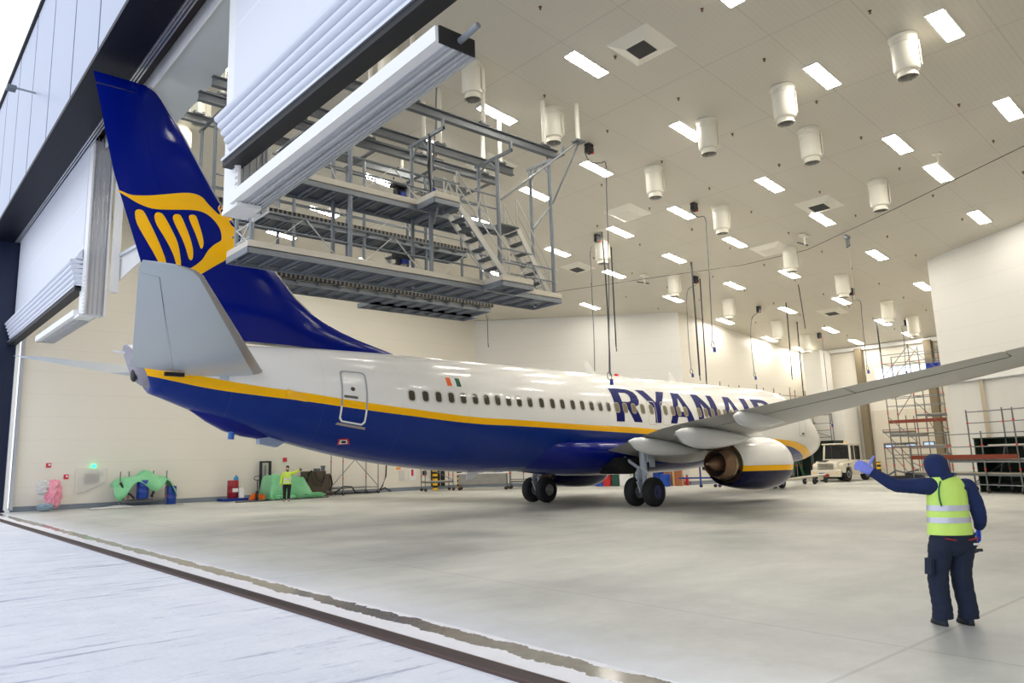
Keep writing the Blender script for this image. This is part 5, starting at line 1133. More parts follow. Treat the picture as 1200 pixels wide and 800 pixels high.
# curved stand pipe and wall bits further along
p = onz(455, 577); g = empty('wall_hose', (3.2, 20.0, 0), 0, 'black hose bending up the wall right of the light mobile scaffold', 'hose')
MB().path([(-.7, 0, .03), (-.3, .1, .4), (0, .15, 1.0), (.05, .15, 1.75)], .045).build('tube', BLACK, g)
wallplate(467, 548.6, .34, .14, 'small orange sign on the wall just under the fuselage belly', 'sign', M('orange_sign', (235, 150, 30), .4), 'wall_sign')
wallplate(471, 557, .42, .62, 'plain pale cabinet door on the wall under the belly', 'panel', M('pale_panel', (214, 212, 210), .4), 'wall_panel')
o = wallplate(483, 555, .62, .85, 'white wall board with a red block under the belly', 'sign', SGW, 'wall_board'); MB().box((0, -.03, .08), (.16, .02, .42)).build('red_mark', SGR, o)
o = wallplate(497, 557, .3, .62, 'black and white wall telephone box under the belly', 'wall box', SGW, 'wall_box'); MB().box((0, -.05, .17), (.3, .08, .3)).build('black_half', bx, o)
# bollards and black rubber strips at the wall bend
for (x, y, w) in ((6.6, 19.4, 'left'), (8.6, 19.3, 'right')):
    tag(MB().box((x, y, .85), (.24, .24, 1.7)).build('bollard', HAZ), 'yellow and black striped bollard under the belly, %s one of the pair' % w, 'bollard', 'striped bollards under the belly')
for i in range(3): rs((7.1+.42*i, 20.3, 1.05), (.26, .12, 1.7), 'black rubber mat hung on the wall between the striped bollards', 'rubber mat', BLACK, 'rubber_mat')['group'] = 'rubber mats between the bollards'
# wheeled bench with plastic
g = empty('covered_bench', (8.0, 16.1, 0), -.83, 'long wheeled bench wrapped in clear plastic carrying two blue rolls, under the belly', 'bench')
for x in (-1.5, 1.5):
    for y in (-.35, .35):
        MB().tube((x, y, .15), (x, y, 1.04), .035).build('leg', TUBE, g); MB().lathe([(.02, -.03), (.11, -.03), (.11, .03), (.02, .03)], (x, y, .11), 'Y', 12).build('castor', CAST, g)
MB().box((0, 0, 1.06), (3.3, .9, .06)).build('bench_top', SGW, g); tt_ = NT('cloudy_plastic'); tt_.base(tt_.mix(tt_.noise(6, 5), rgb(104, 102, 98), rgb(160, 156, 150))).set(.3); MB().box((0, -.44, .70), (3.1, .02, .66)).box((0, .44, .70), (3.1, .02, .66)).build('plastic_skirt', tt_.m, g); MB().bar((-1.5, -.35, .35), (1.5, -.35, .35), .06).build('lower_rail', TUBE, g)
for x, m_, L_ in ((-.4, 'blue', .9), (.9, 'blue', .8)):
    o = empty('film_roll', tuple(V((8.0, 16.1, 0))+Matrix.Rotation(-.83, 3, 'Z')@V((x, 0, 1.205))), -.83, 'blue film roll lying on the plastic-wrapped bench, %s of the two' % ('left' if x < 0 else 'right'), 'roll')
    MB().lathe([(.02, -L_/2), (.11, -L_/2), (.11, L_/2), (.02, L_/2)], (0, 0, 0), 'X', 16).build('film', M('pale_blue_film', (30, 110, 190), .3), o); MB().lathe([(.115, -L_/2), (.118, -L_/2), (.118, -L_/2+.16), (.115, -L_/2+.16)], (0, 0, 0), 'X', 16).build('band', M('yellow_tape', (225, 215, 60), .4), o)
g = scaffold('low wheeled scaffold frame left of the plastic-wrapped bench', (4.7, 17.9, 0), -.3, [0, 1.9], .8, [(0, 0, .1, 1.6), (1, 0, .1, 1.6), (0, 1, .1, 1.5), (1, 1, .1, 1.5)], [(0, 0, 1, .6), (1, 0, 1, .6), (2, 0, 0, .6)], [(0, 1, .62)], [(0, 0, 1.6, 1, .65)])
g = scaffold('low wheeled scaffold frame between the plastic-wrapped bench and the left main wheels', (9.5, 15.2, 0), -.83, [0, .9, 2.4], .8, [(0, 0, .1, 1.6), (1, 0, .1, 1.6), (2, 0, .1, 1.4), (0, 1, .1, 1.5)], [(0, 0, 2, .6), (0, 0, 1, 1.2), (1, 0, 2, .6)], [(0, 2, .5)], [(0, 1, 1.5, 2, .65)])
# along the back left wall, seen under the engine and between the wheels
Bd = (V(B1)-V(A1)).normalized(); Bn = V((-Bd.y, Bd.x)) 
if Bn.x > 0: Bn = -Bn
def atwall(px, off=.6):
    p = online(px, 560, (A1[0]+Bn.x*off, A1[1]+Bn.y*off), (B1[0]+Bn.x*off, B1[1]+Bn.y*off)); return (p.x, p.y, 0)
az2 = math.atan2(Bd.y, Bd.x)
def cab(px, w, h, d_, label, m, cat='cabinet', name='cabinet', off=.5, z=0.):
    p = atwall(px, off); g = empty(name, (p[0], p[1], z), az2, label, cat); MB().box((0, 0, h/2), (w, d_, h)).build('body', m, g, bevel=.02); MB().box((0, -d_/2-.012, h/2), (w*.9, .02, h*.92)).build('door', m, g); MB().box((w*.34, -d_/2-.04, h*.55), (.04, .04, .2)).build('handle', bx, g); return g
cab(712, .5, 1.15, .5, 'bright red cabinet seen under the belly, left of the right main wheels', M('red_cabinet', (205, 30, 30), .4)); cab(722, .55, 1.15, .5, 'dark green cabinet right of the red cabinet under the belly', M('green_cabinet', (20, 70, 52), .4)); cab(703, .5, .5, .5, 'low blue box left of the red cabinet under the belly', M('blue_box', (22, 70, 170), .4))
g = cab(735, .9, 1.35, .6, 'white cabinet with a dark window between the cabinets and the right main wheels', SGW); MB().box((0, -.36, .95), (.55, .03, .3)).build('window', bx, g)
drum(*atwall(750, .7)[:2], 'dark green drum just above and behind the right main wheels', M('green_drum', (20, 86, 62), .4), 1.3, .42)
drum(*atwall(772, .9)[:2], 'tall dark blue drum seen right behind the right main landing gear leg', None, 1.35, .36)
cab(780, .55, .75, .5, 'low blue box right of the tall blue drum behind the landing gear', M('blue_box', (22, 70, 170), .4), 'box', 'storage_box', 1.6)
WOOD = M('pale_wood', (214, 178, 130), .6, 0, .2, 4); WOODD = M('red_brown_wood', (176, 112, 72), .6, 0, .2, 4)
for k, (px, w, h, lab) in enumerate(((785, .7, 1.0, 'arched wooden frame leaning at the wall, left of the pale plank'), (793, .75, 1.1, 'arched wooden frame leaning at the wall, right of the pale plank'))):
    p = atwall(px, .9+.16*k); g = empty('wooden_frame', p, az2, lab, 'wooden frame'); P = [(-w/2, 0), (w/2, 0), (w/2, h*.85), (w*.35, h), (-w*.35, h), (-w/2, h*.85)]
    MB().prism(P, -.03, .03).build('panel', WOODD, g); MB().bar((-w/2, -.05, 0), (-w/2, -.05, h*.85), .07).bar((w/2, -.05, 0), (w/2, -.05, h*.85), .07).bar((w/2, -.05, h*.85), (w*.35, -.05, h), .07).bar((w*.35, -.05, h), (-w*.35, -.05, h), .07).bar((-w*.35, -.05, h), (-w/2, -.05, h*.85), .07).build('rim', WOOD, g)
p = atwall(789, 1.3); o = MB().box((0, 0, .8), (.16, .05, 1.6)).build('plank', WOOD); o.location = p; tag(o, 'upright pale wooden plank between the two arched wooden frames', 'plank')
for k, px in enumerate((800, 805)):
    p = atwall(px, .5); g = empty('fire_extinguisher', p, 0, 'red fire extinguisher on the floor right of the wooden frames, %s one' % ('left', 'right')[k], 'fire extinguisher', 'fire extinguishers by the wooden frames')
    MB().lathe([(.09, 0), (.1, .02), (.1, .48), (.05, .56), (.03, .6)], n=14).build('cylinder', M('extinguisher_red', (200, 24, 24), .3), g); MB().box((0, 0, .63), (.16, .05, .06)).path([(.05, 0, .6), (.14, 0, .5), (.13, 0, .2)], .015).build('valve', bx, g)
p = onz(826, 571); g = empty('blue_trolley', (p.x, p.y, 0), az2, 'blue steel trolley frame with castors between the landing gear and the engine nozzle', 'trolley')
for x in (-.2, .85): 
    MB().box((x, 0, .8), (.09, .09, 1.4)).build('post', BL, g)
MB().box((.0, 0, .55), (2.9, .08, .09)).box((.4, 0, 1.45), (1.3, .08, .08)).build('beam', BL, g); MB().bar((-.1, -.05, 1.3), (.7, -.05, .25), .07).box((.05, -.06, 1.2), (.2, .1, .4)).build('jack_arm', bx, g)
for x in (-.2, .6, .85): MB().lathe([(.02, -.03), (.1, -.03), (.1, .03), (.02, .03)], (x, 0, .10), 'Y', 12).build('castor', CAST, g)
# ================================================================== TOW TRACTOR
TG = M('cream_tractor_paint', (226, 220, 204), .35, 0, .08, 2, coat=.3)
g = empty('tow_tractor', (24.1, 1.55, 0), -.03, 'cream aircraft tow tractor facing the aircraft nose by the far wall', 'tow tractor')
def bm_prism(name, poly, y0, y1, m, par, bev=.03): return MB().prism(poly, y0, y1).build(name, m, par, bevel=bev)
W2 = .98
bm_prism('chassis', [(0, .38), (0, .95), (.08, 1.15), (.2, 1.28), (1.75, 1.42), (1.75, .55), (1.5, .38)], -W2*.72, W2*.72, TG, g)
bm_prism('front_bumper', [(-.12, .32), (-.12, .72), (.1, .78), (.1, .32)], -W2*.95, W2*.95, TG, g)
for s in (-1, 1):
    a, b = sorted((s*W2*.55, s*W2))
    bm_prism('front_fender', [(.25, .62), (.25, 1.02), (.45, 1.16), (1.75, 1.26), (1.75, .5), (1.52, .5), (1.4, .85), (1.05, .98), (.7, .85), (.58, .55)], a, b, TG, g)
    bm_prism('rear_fender', [(2.75, .5), (2.75, 1.12), (2.95, 1.3), (4.15, 1.3), (4.3, 1.15), (4.3, .55), (4.0, .5), (3.86, .85), (3.5, .98), (3.14, .85), (3.0, .5)], a, b, TG, g)
    for x in (1.05, 3.5):
        w_ = MB().lathe([(.12, -.13), (.34, -.15), (.44, -.11), (.45, 0), (.44, .11), (.34, .15), (.12, .13)], (x, s*(W2-.20), .45), 'Y', 28).build('wheel', TY, g)
        MB().lathe([(.24, s*.12), (.22, s*.16), (.08, s*.12), (.07, s*.2), (.01, s*.2)], (x, s*(W2-.20), .45), 'Y', 20).build('hub', HUB, w_)
    MB().lathe([(.01, 0), (.07, 0), (.08, .03), (.01, .03)], (-.14, s*.72, .56), 'X', 14).build('headlamp', M('warm_lamp_glass', (255, 214, 150), .1), g)
bm_prism('lower_body', [(1.6, .40), (1.6, 1.1), (4.25, 1.1), (4.25, .45)], -W2*.9, W2*.9, TG, g)
cabm = MB()
zt = 2.34
for s in (-1, 1):
    cabm.bar((1.55, s*.86, 1.25), (1.72, s*.80, zt), .10, .08); cabm.bar((2.95, s*.86, 1.1), (2.95, s*.82, zt), .10, .08); cabm.bar((2.15, s*.86, 1.1), (2.2, s*.82, zt), .05, .05)
    cabm.box((2.25, s*.87, .95), (1.45, .06, .8))
cabm.box((1.6, 0, 1.30), (.12, 1.75, .12)).box((2.95, 0, 1.3), (.1, 1.75, .5)); cabm.build('cab_frame', TG, g)
MB().box((2.33, 0, zt+.02), (1.55, 1.84, .09)).build('cab_roof', TG, g, bevel=.03)
GL2 = NT('cab_glass'); GL2.base(rgb(40, 46, 50)).set(.08); GL2.b.inputs['Transmission Weight'].default_value = .6; GL2 = GL2.m
MB().add([(1.60, -.78, 1.34), (1.60, .78, 1.34), (1.72, .76, zt-.05), (1.72, -.76, zt-.05)], [(0, 1, 2, 3)]).build('windscreen', GL2, g)
for s in (-1, 1): MB().box((2.58, s*.86, 1.76), (.68, .02, .9)).box((1.9, s*.855, 1.74), (.42, .02, .85)).build('side_window', GL2, g)
MB().box((2.9, 0, 1.9), (.02, 1.5, .7)).build('rear_window', GL2, g)
MB().box((2.5, .4, 1.2), (.5, .5, .5)).box((2.7, .4, 1.6), (.15, .45, .6)).box((2.5, -.4, 1.2), (.5, .5, .5)).box((2.7, -.4, 1.6), (.15, .45, .6)).build('seat', bx, g)
gr = MB()
for k in range(5): gr.box((-.01, 0, .80+.085*k), (.05, 1.0, .03))
gr.build('grille', M('grille_slot', (84, 80, 70), .5), g); MB().box((.28, .25, 1.32), (.3, .6, .06)).build('hood_scoop', bx, g)
MB().box((-.14, .2, .52), (.03, .34, .1)).build('number_plate', bb, g); MB().box((-.2, -.1, .42), (.2, .3, .16)).build('tow_hitch', M('red_hitch', (170, 40, 36), .5), g)
for yy in (-.3, .4): MB().bar((1.58, yy, 1.36), (1.64, yy+.35, 1.62), .02).build('wiper', BLACK, g)
MB().lathe([(.07, 0), (.07, .1), (.03, .13)], (2.3, -.3, zt+.06), n=12).build('beacon', M('orange_beacon', (250, 190, 90), .2), g)
MB().box((1.0, -W2-.01, 1.08), (.16, .02, .1)).box((2.2, -.92, .8), (.3, .02, .1)).build('vent', bx, g)
# tow bar
g = empty('tow_bar', (15.6, 0, 0), 0, 'cream tow bar with small wheels linking the nose gear to the tow tractor', 'tow bar')
MB().tube((-.1, 0, .40), (8.2, 1.5, .48), .075, 10).build('tube', TG, g); MB().bar((-.2, -.2, .4), (-.2, .2, .4), .08).build('head', GALVD, g)
for x, y in ((5.0, .92), (7.3, 1.35)):
    MB().bar((x-.3, y, .3), (x+.3, y, .3), .05, .2).bar((x, y-.28, .2), (x, y+.28, .2), .05).build('axle', TG, g)
    for s in (-.3, .3): MB().lathe([(.03, -.05), (.17, -.05), (.18, 0), (.17, .05), (.03, .05)], (x, y+s, .18), 'Y', 16).build('wheel', TY, g)
# ================================================================== PEOPLE
def ellring(c, rx, ry, z, n=20, rot=0.):
    return [V((c[0]+rx*math.cos(a)*math.cos(rot)-ry*math.sin(a)*math.sin(rot), c[1]+rx*math.cos(a)*math.sin(rot)+ry*math.sin(a)*math.cos(rot), z)) for a in [2*PI*i/n for i in range(n)]]
def smooth(o, lv=1):
    s = o.modifiers.new('s', 'SUBSURF'); s.levels = lv; s.render_levels = lv; return o
def skinfig(name, pts, edges, m, parent):
    me = bpy.data.meshes.new(name); me.from_pydata([p[:3] for p in pts], edges, []); o = bpy.data.objects.new(name, me); COL.objects.link(o); o.parent = parent
    me.materials.append(m); o.modifiers.new('skin', 'SKIN')
    for i, p in enumerate(pts):
        sv = me.skin_vertices[0].data[i]; sv.radius = (p[3], p[4] if len(p) > 4 else p[3]); sv.use_root = (i == 0)
    s = o.modifiers.new('sub', 'SUBSURF'); s.levels = 2; s.render_levels = 2
    for pl in me.polygons: pl.use_smooth = True
    o.modifiers['skin'].use_smooth_shade = True
    return o
def limb(name, P, R, m, parent, n=14, fold=0., seed=1):
    """clothing tube along joints with per-joint radii, densified, with slight folds"""
    P = [V(p) for p in P]; pts = []; rad = []; K = 6; rnd = random.Random(seed)
    for i in range(len(P)-1):
        p0, p1, p2, p3 = P[max(0, i-1)], P[i], P[i+1], P[min(len(P)-1, i+2)]
        for j in range(K):
            t = j/K; pts.append(.5*((2*p1)+(-p0+p2)*t+(2*p0-5*p1+4*p2-p3)*t*t+(-p0+3*p1-3*p2+p3)*t**3)); rad.append((R[i]+(R[i+1]-R[i])*t)*(1+fold*rnd.uniform(-1, 1)))
    pts.append(P[-1]); rad.append(R[-1])
    return MB().path(pts, rad, n).build(name, m, parent)
def glove(parent, wrist, hand_dir, palm_n, side, m, mode, s=1.):
    """five fingered glove: palm plus four curled fingers and a thumb; hand_dir along the palm, palm_n out of its back"""
    d = V(hand_dir).normalized(); nrm = V(palm_n).normalized(); w = d.cross(nrm).normalized()*side
    o = V(wrist); c = o+d*.055*s
    R = []
    for t, a, b in ((-.02, .030, .026), (.0, .034, .026), (.03, .042, .026), (.06, .044, .026), (.085, .040, .022)):
        R.append([o+d*t*s+w*(a*math.cos(x)*s)+nrm*(b*.62*math.sin(x)*s) for x in [2*PI*i/12 for i in range(12)]])
    palm = MB().loft(R).build('glove', m, parent)
    for k in range(4):
        b0 = o+d*.082*s+w*((.030-.020*k)*s); L = (.040, .044, .041, .032)[k]*s; a1, a2, a3 = (.9, 2.2, 3.0) if mode == 'fist' else (.6, 1.5, 2.3) if mode == 'grip' else (.25, .5, .8)
        p = [b0-d*.012*s]; q = b0
        p.append(q)
        for a, l in ((a1, L), (a2, L*.65), (a3, L*.5)):
            q = q+(d*math.cos(a)-nrm*math.sin(a))*l; p.append(q)
        MB().path(p, [.0105*s, .0105*s, .010*s, .009*s, .0075*s], 8).build('finger', m, palm)
    tb = o+d*.03*s+w*.036*s
    if mode == 'fist': P = [tb-w*.01*s, tb+w*.022*s, tb+w*.055*s+d*.004*s, tb+w*.083*s+d*.002*s]
    else: P = [tb-w*.01*s, tb+w*.018*s+d*.014*s-nrm*.01*s, tb+w*.012*s+d*.042*s-nrm*.03*s, tb-w*.0*s+d*.06*s-nrm*.042*s]
    MB().path(P, [.013*s, .0135*s, .0115*s, .0085*s], 8).build('thumb', m, palm)
    return palm
NAVYC = M('navy_fleece', (20, 42, 92), .85, 0, .2, 14, bump=.3); TROU = M('dark_navy_work_trousers', (26, 38, 62), .85, 0, .25, 12, bump=.3); SKIN = M('skin', (214, 164, 138), .5, 0, .05)
HV = M('hi_vis_yellow_green', (216, 252, 120), .6, 0, .10, 5, bump=.2); REF = M('reflective_band', (206, 208, 222), .35, .3, .06); GLV = M('lilac_blue_glove', (132, 142, 232), .5, 0, .1); GLV2 = M('blue_glove', (36, 84, 214), .45, 0, .15, 9); BOOT = M('dark_blue_boot', (30, 44, 62), .6, 0, .2, 8)
# --- the marshaller in the foreground. local x = to the right of the view, y = away from the camera
bp = onz(1119.5, 732); rr_ = V((_r0.x, _r0.y, 0)).normalized(); rzp = math.atan2(rr_.y, rr_.x)
def q(px, py, f=0.): return ((px-1119.5)/107.5, f, (732-py)/107.5)
g = empty('person', tuple(bp), rzp, 'person in navy hood and yellow-green vest seen from behind, left thumb up', 'person')
L_ = dict(hipL=(-.125, .0, .93), hipR=(.10, .0, .93), kneeL=(-.165, .03, .50), kneeR=(.085, .02, .50), ankL=(-.13, .0, .10), ankR=(.15, .0, .10), waist=(-.07, 0, 1.05), chest=(-.07, .0, 1.38), neck=(-.13, .03, 1.57), head=(-.18, .06, 1.70))
shL, shR = (-.27, .0, 1.47), (.16, .0, 1.45)
elL, wrL = (-.62, .07, 1.50), (-.86, .14, 1.66); elR, wrR = (.26, -.02, 1.17), (.295, .06, .985)
body = skinfig('body', [(-.01, 0, .95, .12, .10), (-.07, 0, 1.15, .13, .10), (-.08, 0, 1.40, .15, .10), (-.12, .02, 1.55, .055), (-.17, .05, 1.64, .07, .08), (-.18, .06, 1.74, .075, .085),
    shL+(.055,), elL+(.042,), wrL+(.028,), shR+(.055,), elR+(.042,), wrR+(.028,), L_['hipL']+(.085,), L_['kneeL']+(.055,), L_['ankL']+(.04,), (-.15, .14, .04, .035), L_['hipR']+(.085,), L_['kneeR']+(.055,), L_['ankR']+(.04,), (.17, .14, .04, .035)],
    [(0, 1), (1, 2), (2, 3), (3, 4), (4, 5), (2, 6), (6, 7), (7, 8), (2, 9), (9, 10), (10, 11), (0, 12), (12, 13), (13, 14), (14, 15), (0, 16), (16, 17), (17, 18), (18, 19)], SKIN, g)
# fleece: torso and both sleeves
tor = MB().loft([ellring((-.045, 0), .205, .135, .93), ellring((-.05, 0), .20, .135, 1.05), ellring((-.065, 0), .195, .13, 1.2), ellring((-.08, 0), .20, .135, 1.35), ellring((-.075, .0), .215, .13, 1.46), ellring((-.10, .01), .15, .105, 1.54), ellring((-.12, .02), .085, .085, 1.60)]).build('fleece_body', NAVYC, g)
limb('sleeve', [(-.12, 0, 1.46), (-.25, 0, 1.475), (-.36, .02, 1.485), (-.50, .05, 1.488), elL, (-.74, .10, 1.572), (-.845, .135, 1.648)], [.085, .098, .092, .078, .073, .060, .050], NAVYC, g, 16, .035, 3)
limb('sleeve', [(.03, 0, 1.46), (.13, 0, 1.465), (.185, 0, 1.38), (.23, -.02, 1.27), elR, (.288, .0, 1.08), (.297, .035, 1.02)], [.08, .092, .086, .078, .073, .064, .050], NAVYC, g, 16, .035, 4)
MB().path([(-.82, .128, 1.63), (-.855, .138, 1.655)], .046, 14).build('cuff', NAVYC, g); MB().path([(.294, .02, 1.05), (.297, .04, 1.005)], .044, 14).build('cuff', NAVYC, g)
# vest
def vr(z, rx, ry, cx): return ellring((cx, 0), rx, ry, z, 28)
vest = MB().loft([vr(.955, .236, .165, -.045), vr(.97, .238, .168, -.045), vr(1.06, .226, .16, -.055), vr(1.15, .222, .155, -.065), vr(1.25, .218, .152, -.072), vr(1.34, .213, .152, -.08), vr(1.42, .205, .150, -.085), vr(1.50, .190, .138, -.09), vr(1.56, .155, .12, -.105), vr(1.605, .10, .095, -.125)]).build('vest', HV, g)
for z, rx, ry, cx in ((1.115, .2265, .1605, -.06), (1.245, .2215, .1565, -.071)): MB().loft([vr(z-.03, rx+.003, ry+.003, cx), vr(z+.03, rx, ry, cx)]).build('reflective_band', REF, vest)
MB().path([(-.255+.03*(t/5-.5)**2*4, -.14+.0*t, 1.27+.06*t) for t in [i/2 for i in range(10)]], .009, 6).build('armhole_trim', M('dark_green_trim', (30, 110, 60), .6), vest)
# trousers
limb('trouser_leg', [(-.10, 0, .99), (-.135, 0, .86), (-.15, .02, .70), (-.165, .03, .52), (-.155, .02, .34), (-.14, .0, .18), (-.135, 0, .075)], [.12, .135, .118, .102, .098, .095, .102], TROU, g, 18, .04, 5)
limb('trouser_leg', [(.06, 0, .99), (.09, 0, .86), (.085, .02, .70), (.085, .02, .52), (.115, .02, .34), (.14, .0, .18), (.145, 0, .075)], [.12, .135, .118, .102, .098, .095, .102], TROU, g, 18, .04, 6)
MB().loft([ellring((-.025, 0), .08, .10, .73), ellring((-.025, 0), .17, .14, .80), ellring((-.03, 0), .225, .155, .88), ellring((-.035, 0), .222, .150, .98), ellring((-.04, 0), .21, .14, 1.03)]).build('trouser_seat', TROU, g)
MB().box((-.285, -.01, .62), (.035, .12, .17)).build('thigh_pocket', TROU, g); MB().bar((-.19, -.145, .925), (-.08, -.16, .905), .012).bar((.06, -.16, .905), (.17, -.145, .925), .012).build('red_piping', M('red_piping', (180, 40, 50), .6), g)
MB().box((.14, -.155, .86), (.06, .008, .022)).build('pocket_badge', SGW, g)
# boots
for x, rz_ in ((-.135, .1), (.15, -.1)):
    b = MB().loft([[V((x+.05*math.cos(a)*k, .03+o+.115*l*math.sin(a), z)) for a in [2*PI*i/18 for i in range(18)]] for z, k, l, o in ((.0, 1.0, 1.15, .03), (.03, 1.02, 1.15, .03), (.06, .95, 1.0, .02), (.10, .85, .62, -.02), (.15, .8, .55, -.03))]).build('boot', BOOT, g)
    MB().loft([[V((x+.054*math.cos(a), .06+.137*math.sin(a), z)) for a in [2*PI*i/18 for i in range(18)]] for z in (.0, .022)]).build('sole', M('black_sole', (24, 26, 28), .7), b)
# hood
R = []
for z, rx, ry, cx, cy in ((1.55, .10, .10, -.13, .01), (1.585, .12, .115, -.14, .01), (1.62, .118, .12, -.155, .02), (1.66, .118, .125, -.17, .03), (1.71, .122, .13, -.18, .035), (1.76, .118, .125, -.185, .04), (1.80, .098, .105, -.188, .045), (1.825, .062, .07, -.188, .05), (1.835, .02, .025, -.188, .05)): R.append(ellring((cx, cy), rx, ry, z, 22))
smooth(MB().loft(R).build('hood', NAVYC, g)); MB().path([(-.20, -.09, 1.56), (-.15, -.105, 1.585), (-.09, -.095, 1.60), (-.03, -.05, 1.60), (.0, .02, 1.585)], .026, 8).build('hood_roll', NAVYC, g)
MB().path([(-.10, -.10, 1.595), (-.05, -.085, 1.60)], .012, 6).build('collar_tag', SGW, g)
fc = MB().loft([ellring((-.18, .155), .045, .012, 1.62), ellring((-.18, .165), .06, .02, 1.69), ellring((-.18, .16), .055, .015, 1.76)]).build('face', SKIN, g); MB().ball((-.18, .19, 1.69), (.012, .016, .018)).build('nose', SKIN, fc)
glove(g, (-.865, .142, 1.662), (-.70, .15, .42), (.05, -1, .0), 1, GLV, 'fist', 1.4)
glove(g, (.298, .045, .985), (.08, .12, -1), (.9, -.3, .1), -1, GLV2, 'grip', 1.25)
tl_ = empty('hand_tool', tuple(bp+Matrix.Rotation(rzp, 3, 'Z')@V((.27+.125*.8, .06, .80))), rzp, 'short blue tool with yellow grip held by the person in the navy hood', 'tool')
MB().path([(.03, 0, .09), (.02, 0, .02), (0, 0, -.02)], .013, 8).build('grip', M('yellow_red_grip', (225, 130, 40), .5), tl_); MB().tube((.03, 0, -.04), (-.14, .02, -.10), .012).build('shaft', bb, tl_); MB().box((.03, 0, -.03), (.08, .03, .03)).build('head', bx, tl_)
# the figure leans a little to the right: shear every piece of it by its height
def shear(o, k):
    for c in o.children:
        if c.type == 'MESH':
            for v in c.data.vertices: v.co.x += k*v.co.z
        shear(c, k)
bpy.context.view_layer.update(); shear(g, .125)
# --- the distant worker, facing the camera; local x to the right of the view, y towards the camera is negative
w0 = onz(336, 587.2); g = empty('person', tuple(w0), rzp, 'distant worker in yellow hi-vis jacket and black beanie, one arm held out', 'person')
HY = M('hi_vis_yellow', (216, 240, 60), .6, 0, .12, 6); BKC = M('black_work_cloth', (26, 26, 30), .8, 0, .2, 8)
shL, elL, wrL = (.19, 0, 1.42), (.46, -.03, 1.50), (.68, -.08, 1.60); shR, elR, wrR = (-.20, 0, 1.40), (-.29, 0, 1.12), (-.34, -.05, .86)
skinfig('body', [(0, 0, .95, .12, .1), (0, 0, 1.2, .13, .1), (0, 0, 1.42, .13, .09), (.02, 0, 1.54, .05), (.02, -.02, 1.63, .068, .08), (.02, -.01, 1.72, .07, .085), shL+(.05,), elL+(.04,), wrL+(.028,), shR+(.05,), elR+(.04,), wrR+(.028,), (-.1, 0, .9, .08), (-.12, 0, .5, .055), (-.13, 0, .1, .04), (-.14, -.14, .04, .035), (.1, 0, .9, .08), (.1, 0, .5, .055), (.09, 0, .1, .04), (.12, -.14, .04, .035)],
    [(0, 1), (1, 2), (2, 3), (3, 4), (4, 5), (2, 6), (6, 7), (7, 8), (2, 9), (9, 10), (10, 11), (0, 12), (12, 13), (13, 14), (14, 15), (0, 16), (16, 17), (17, 18), (18, 19)], SKIN, g)
jk = MB().loft([ellring((0, 0), .215, .15, .88), ellring((0, 0), .21, .15, 1.0), ellring((0, 0), .20, .14, 1.2), ellring((0, 0), .215, .14, 1.36), ellring((0, 0), .19, .12, 1.46), ellring((.01, 0), .08, .08, 1.55)]).build('jacket', HY, g)
limb('jacket_sleeve', [(.08, 0, 1.42), shL, (.33, -.01, 1.46), elL, (.57, -.05, 1.55), (.66, -.075, 1.59)], [.08, .085, .075, .068, .06, .055], HY, jk); limb('jacket_sleeve', [(-.08, 0, 1.42), shR, (-.26, 0, 1.26), elR, (-.32, -.02, .98), (-.335, -.04, .90)], [.08, .085, .075, .068, .06, .055], HY, jk)
for z in (1.0, 1.15): MB().loft([ellring((0, 0), .217, .155, z-.03), ellring((0, 0), .214, .152, z+.03)]).build('reflective_band', REF, jk)
for x in (-.1, .1): MB().bar((x, -.14, 1.0), (x, -.13, 1.45), .045, .02).build('reflective_strap', REF, jk)
MB().loft([ellring((.02, -.03), .07, .06, 1.42), ellring((.02, -.02), .09, .08, 1.54)]).build('dark_collar', BKC, jk)
limb('trouser_leg', [(-.07, 0, .95), (-.11, 0, .8), (-.12, 0, .5), (-.13, 0, .12)], [.11, .12, .09, .075], BKC, g); limb('trouser_leg', [(.07, 0, .95), (.11, 0, .8), (.105, 0, .5), (.09, 0, .12)], [.11, .12, .09, .075], BKC, g)
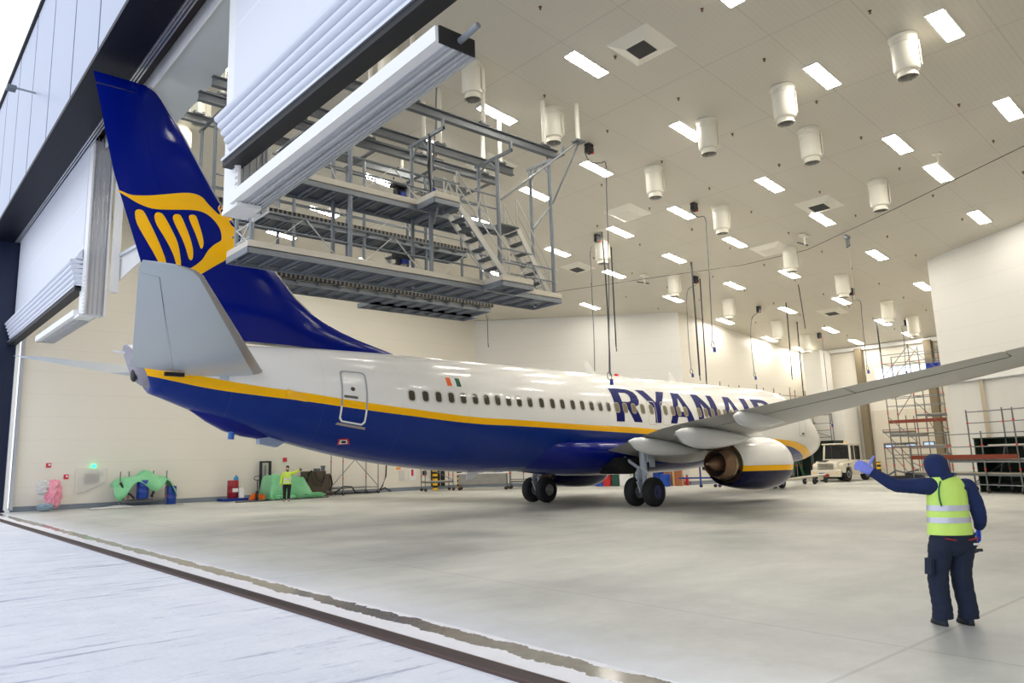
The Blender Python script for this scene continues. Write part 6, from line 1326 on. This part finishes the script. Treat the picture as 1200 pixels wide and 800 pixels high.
for x in (-.14, .11): MB().loft([[V((x+.05*math.cos(a)*k, -.04+o+.13*l*math.sin(a), z)) for a in [2*PI*i/14 for i in range(14)]] for z, k, l, o in ((.0, 1, 1, 0), (.04, 1, 1, 0), (.08, .8, .6, .03), (.13, .8, .5, .04))]).build('shoe', M('grey_shoe', (110, 112, 120), .6), g)
hd = MB().loft([ellring((.02, -.02), .05, .06, 1.55), ellring((.02, -.03), .07, .085, 1.61), ellring((.02, -.03), .075, .095, 1.68), ellring((.02, -.02), .07, .09, 1.75)]).build('face', SKIN, g); MB().ball((.02, -.13, 1.665), (.014, .02, .022)).build('nose', SKIN, hd)
for x in (-.015, .055): MB().ball((x, -.115, 1.70), (.01, .008, .007)).build('eye', bx, hd)
MB().box((.02, -.117, 1.628), (.045, .01, .01)).build('mouth', M('lip', (170, 96, 88), .5), hd); MB().loft([ellring((.02, -.045), .066, .07, 1.565), ellring((.02, -.05), .07, .075, 1.63)]).build('beard', M('dark_beard', (60, 44, 36), .9), hd)
MB().loft([ellring((.02, -.01), .085, .1, 1.715), ellring((.02, 0), .088, .102, 1.76), ellring((.02, 0), .07, .08, 1.82), ellring((.02, 0), .02, .02, 1.855)]).build('beanie', BKC, g)
glove(g, wrL, (.9, -.1, .25), (0, 1, 0), 1, M('dark_glove', (60, 40, 44), .6), 'fist', 1.15); glove(g, wrR, (0, -.1, -1), (-1, 0, 0), 1, SKIN, 'relaxed', 1.1)
# ================================================================== CAMERA, LIGHT, WORLD
cd = bpy.data.cameras.new('camera'); cam = bpy.data.objects.new('camera', cd); COL.objects.link(cam)
cd.sensor_width = 36; cd.lens = FOC*36/1200; cd.shift_x = -PX/1200; cd.shift_y = PY/1200; cd.clip_end = 500; cd.clip_start = .1
Rm = Matrix((_r, _u, -_f)).transposed(); cam.matrix_world = Matrix.Translation(CAMP) @ Rm.to_4x4()
bpy.context.scene.camera = cam
wd = bpy.data.worlds.new('overcast_sky'); bpy.context.scene.world = wd; wd.use_nodes = True
nt = wd.node_tree; bg = nt.nodes['Background']; bg.inputs[0].default_value = (.90, .95, 1.04, 1); bg.inputs[1].default_value = 1.5
vs = bpy.context.scene.view_settings; vs.view_transform = 'Standard'; vs.look = 'None'; vs.exposure = 0; vs.gamma = 1; vs.use_curve_mapping = False
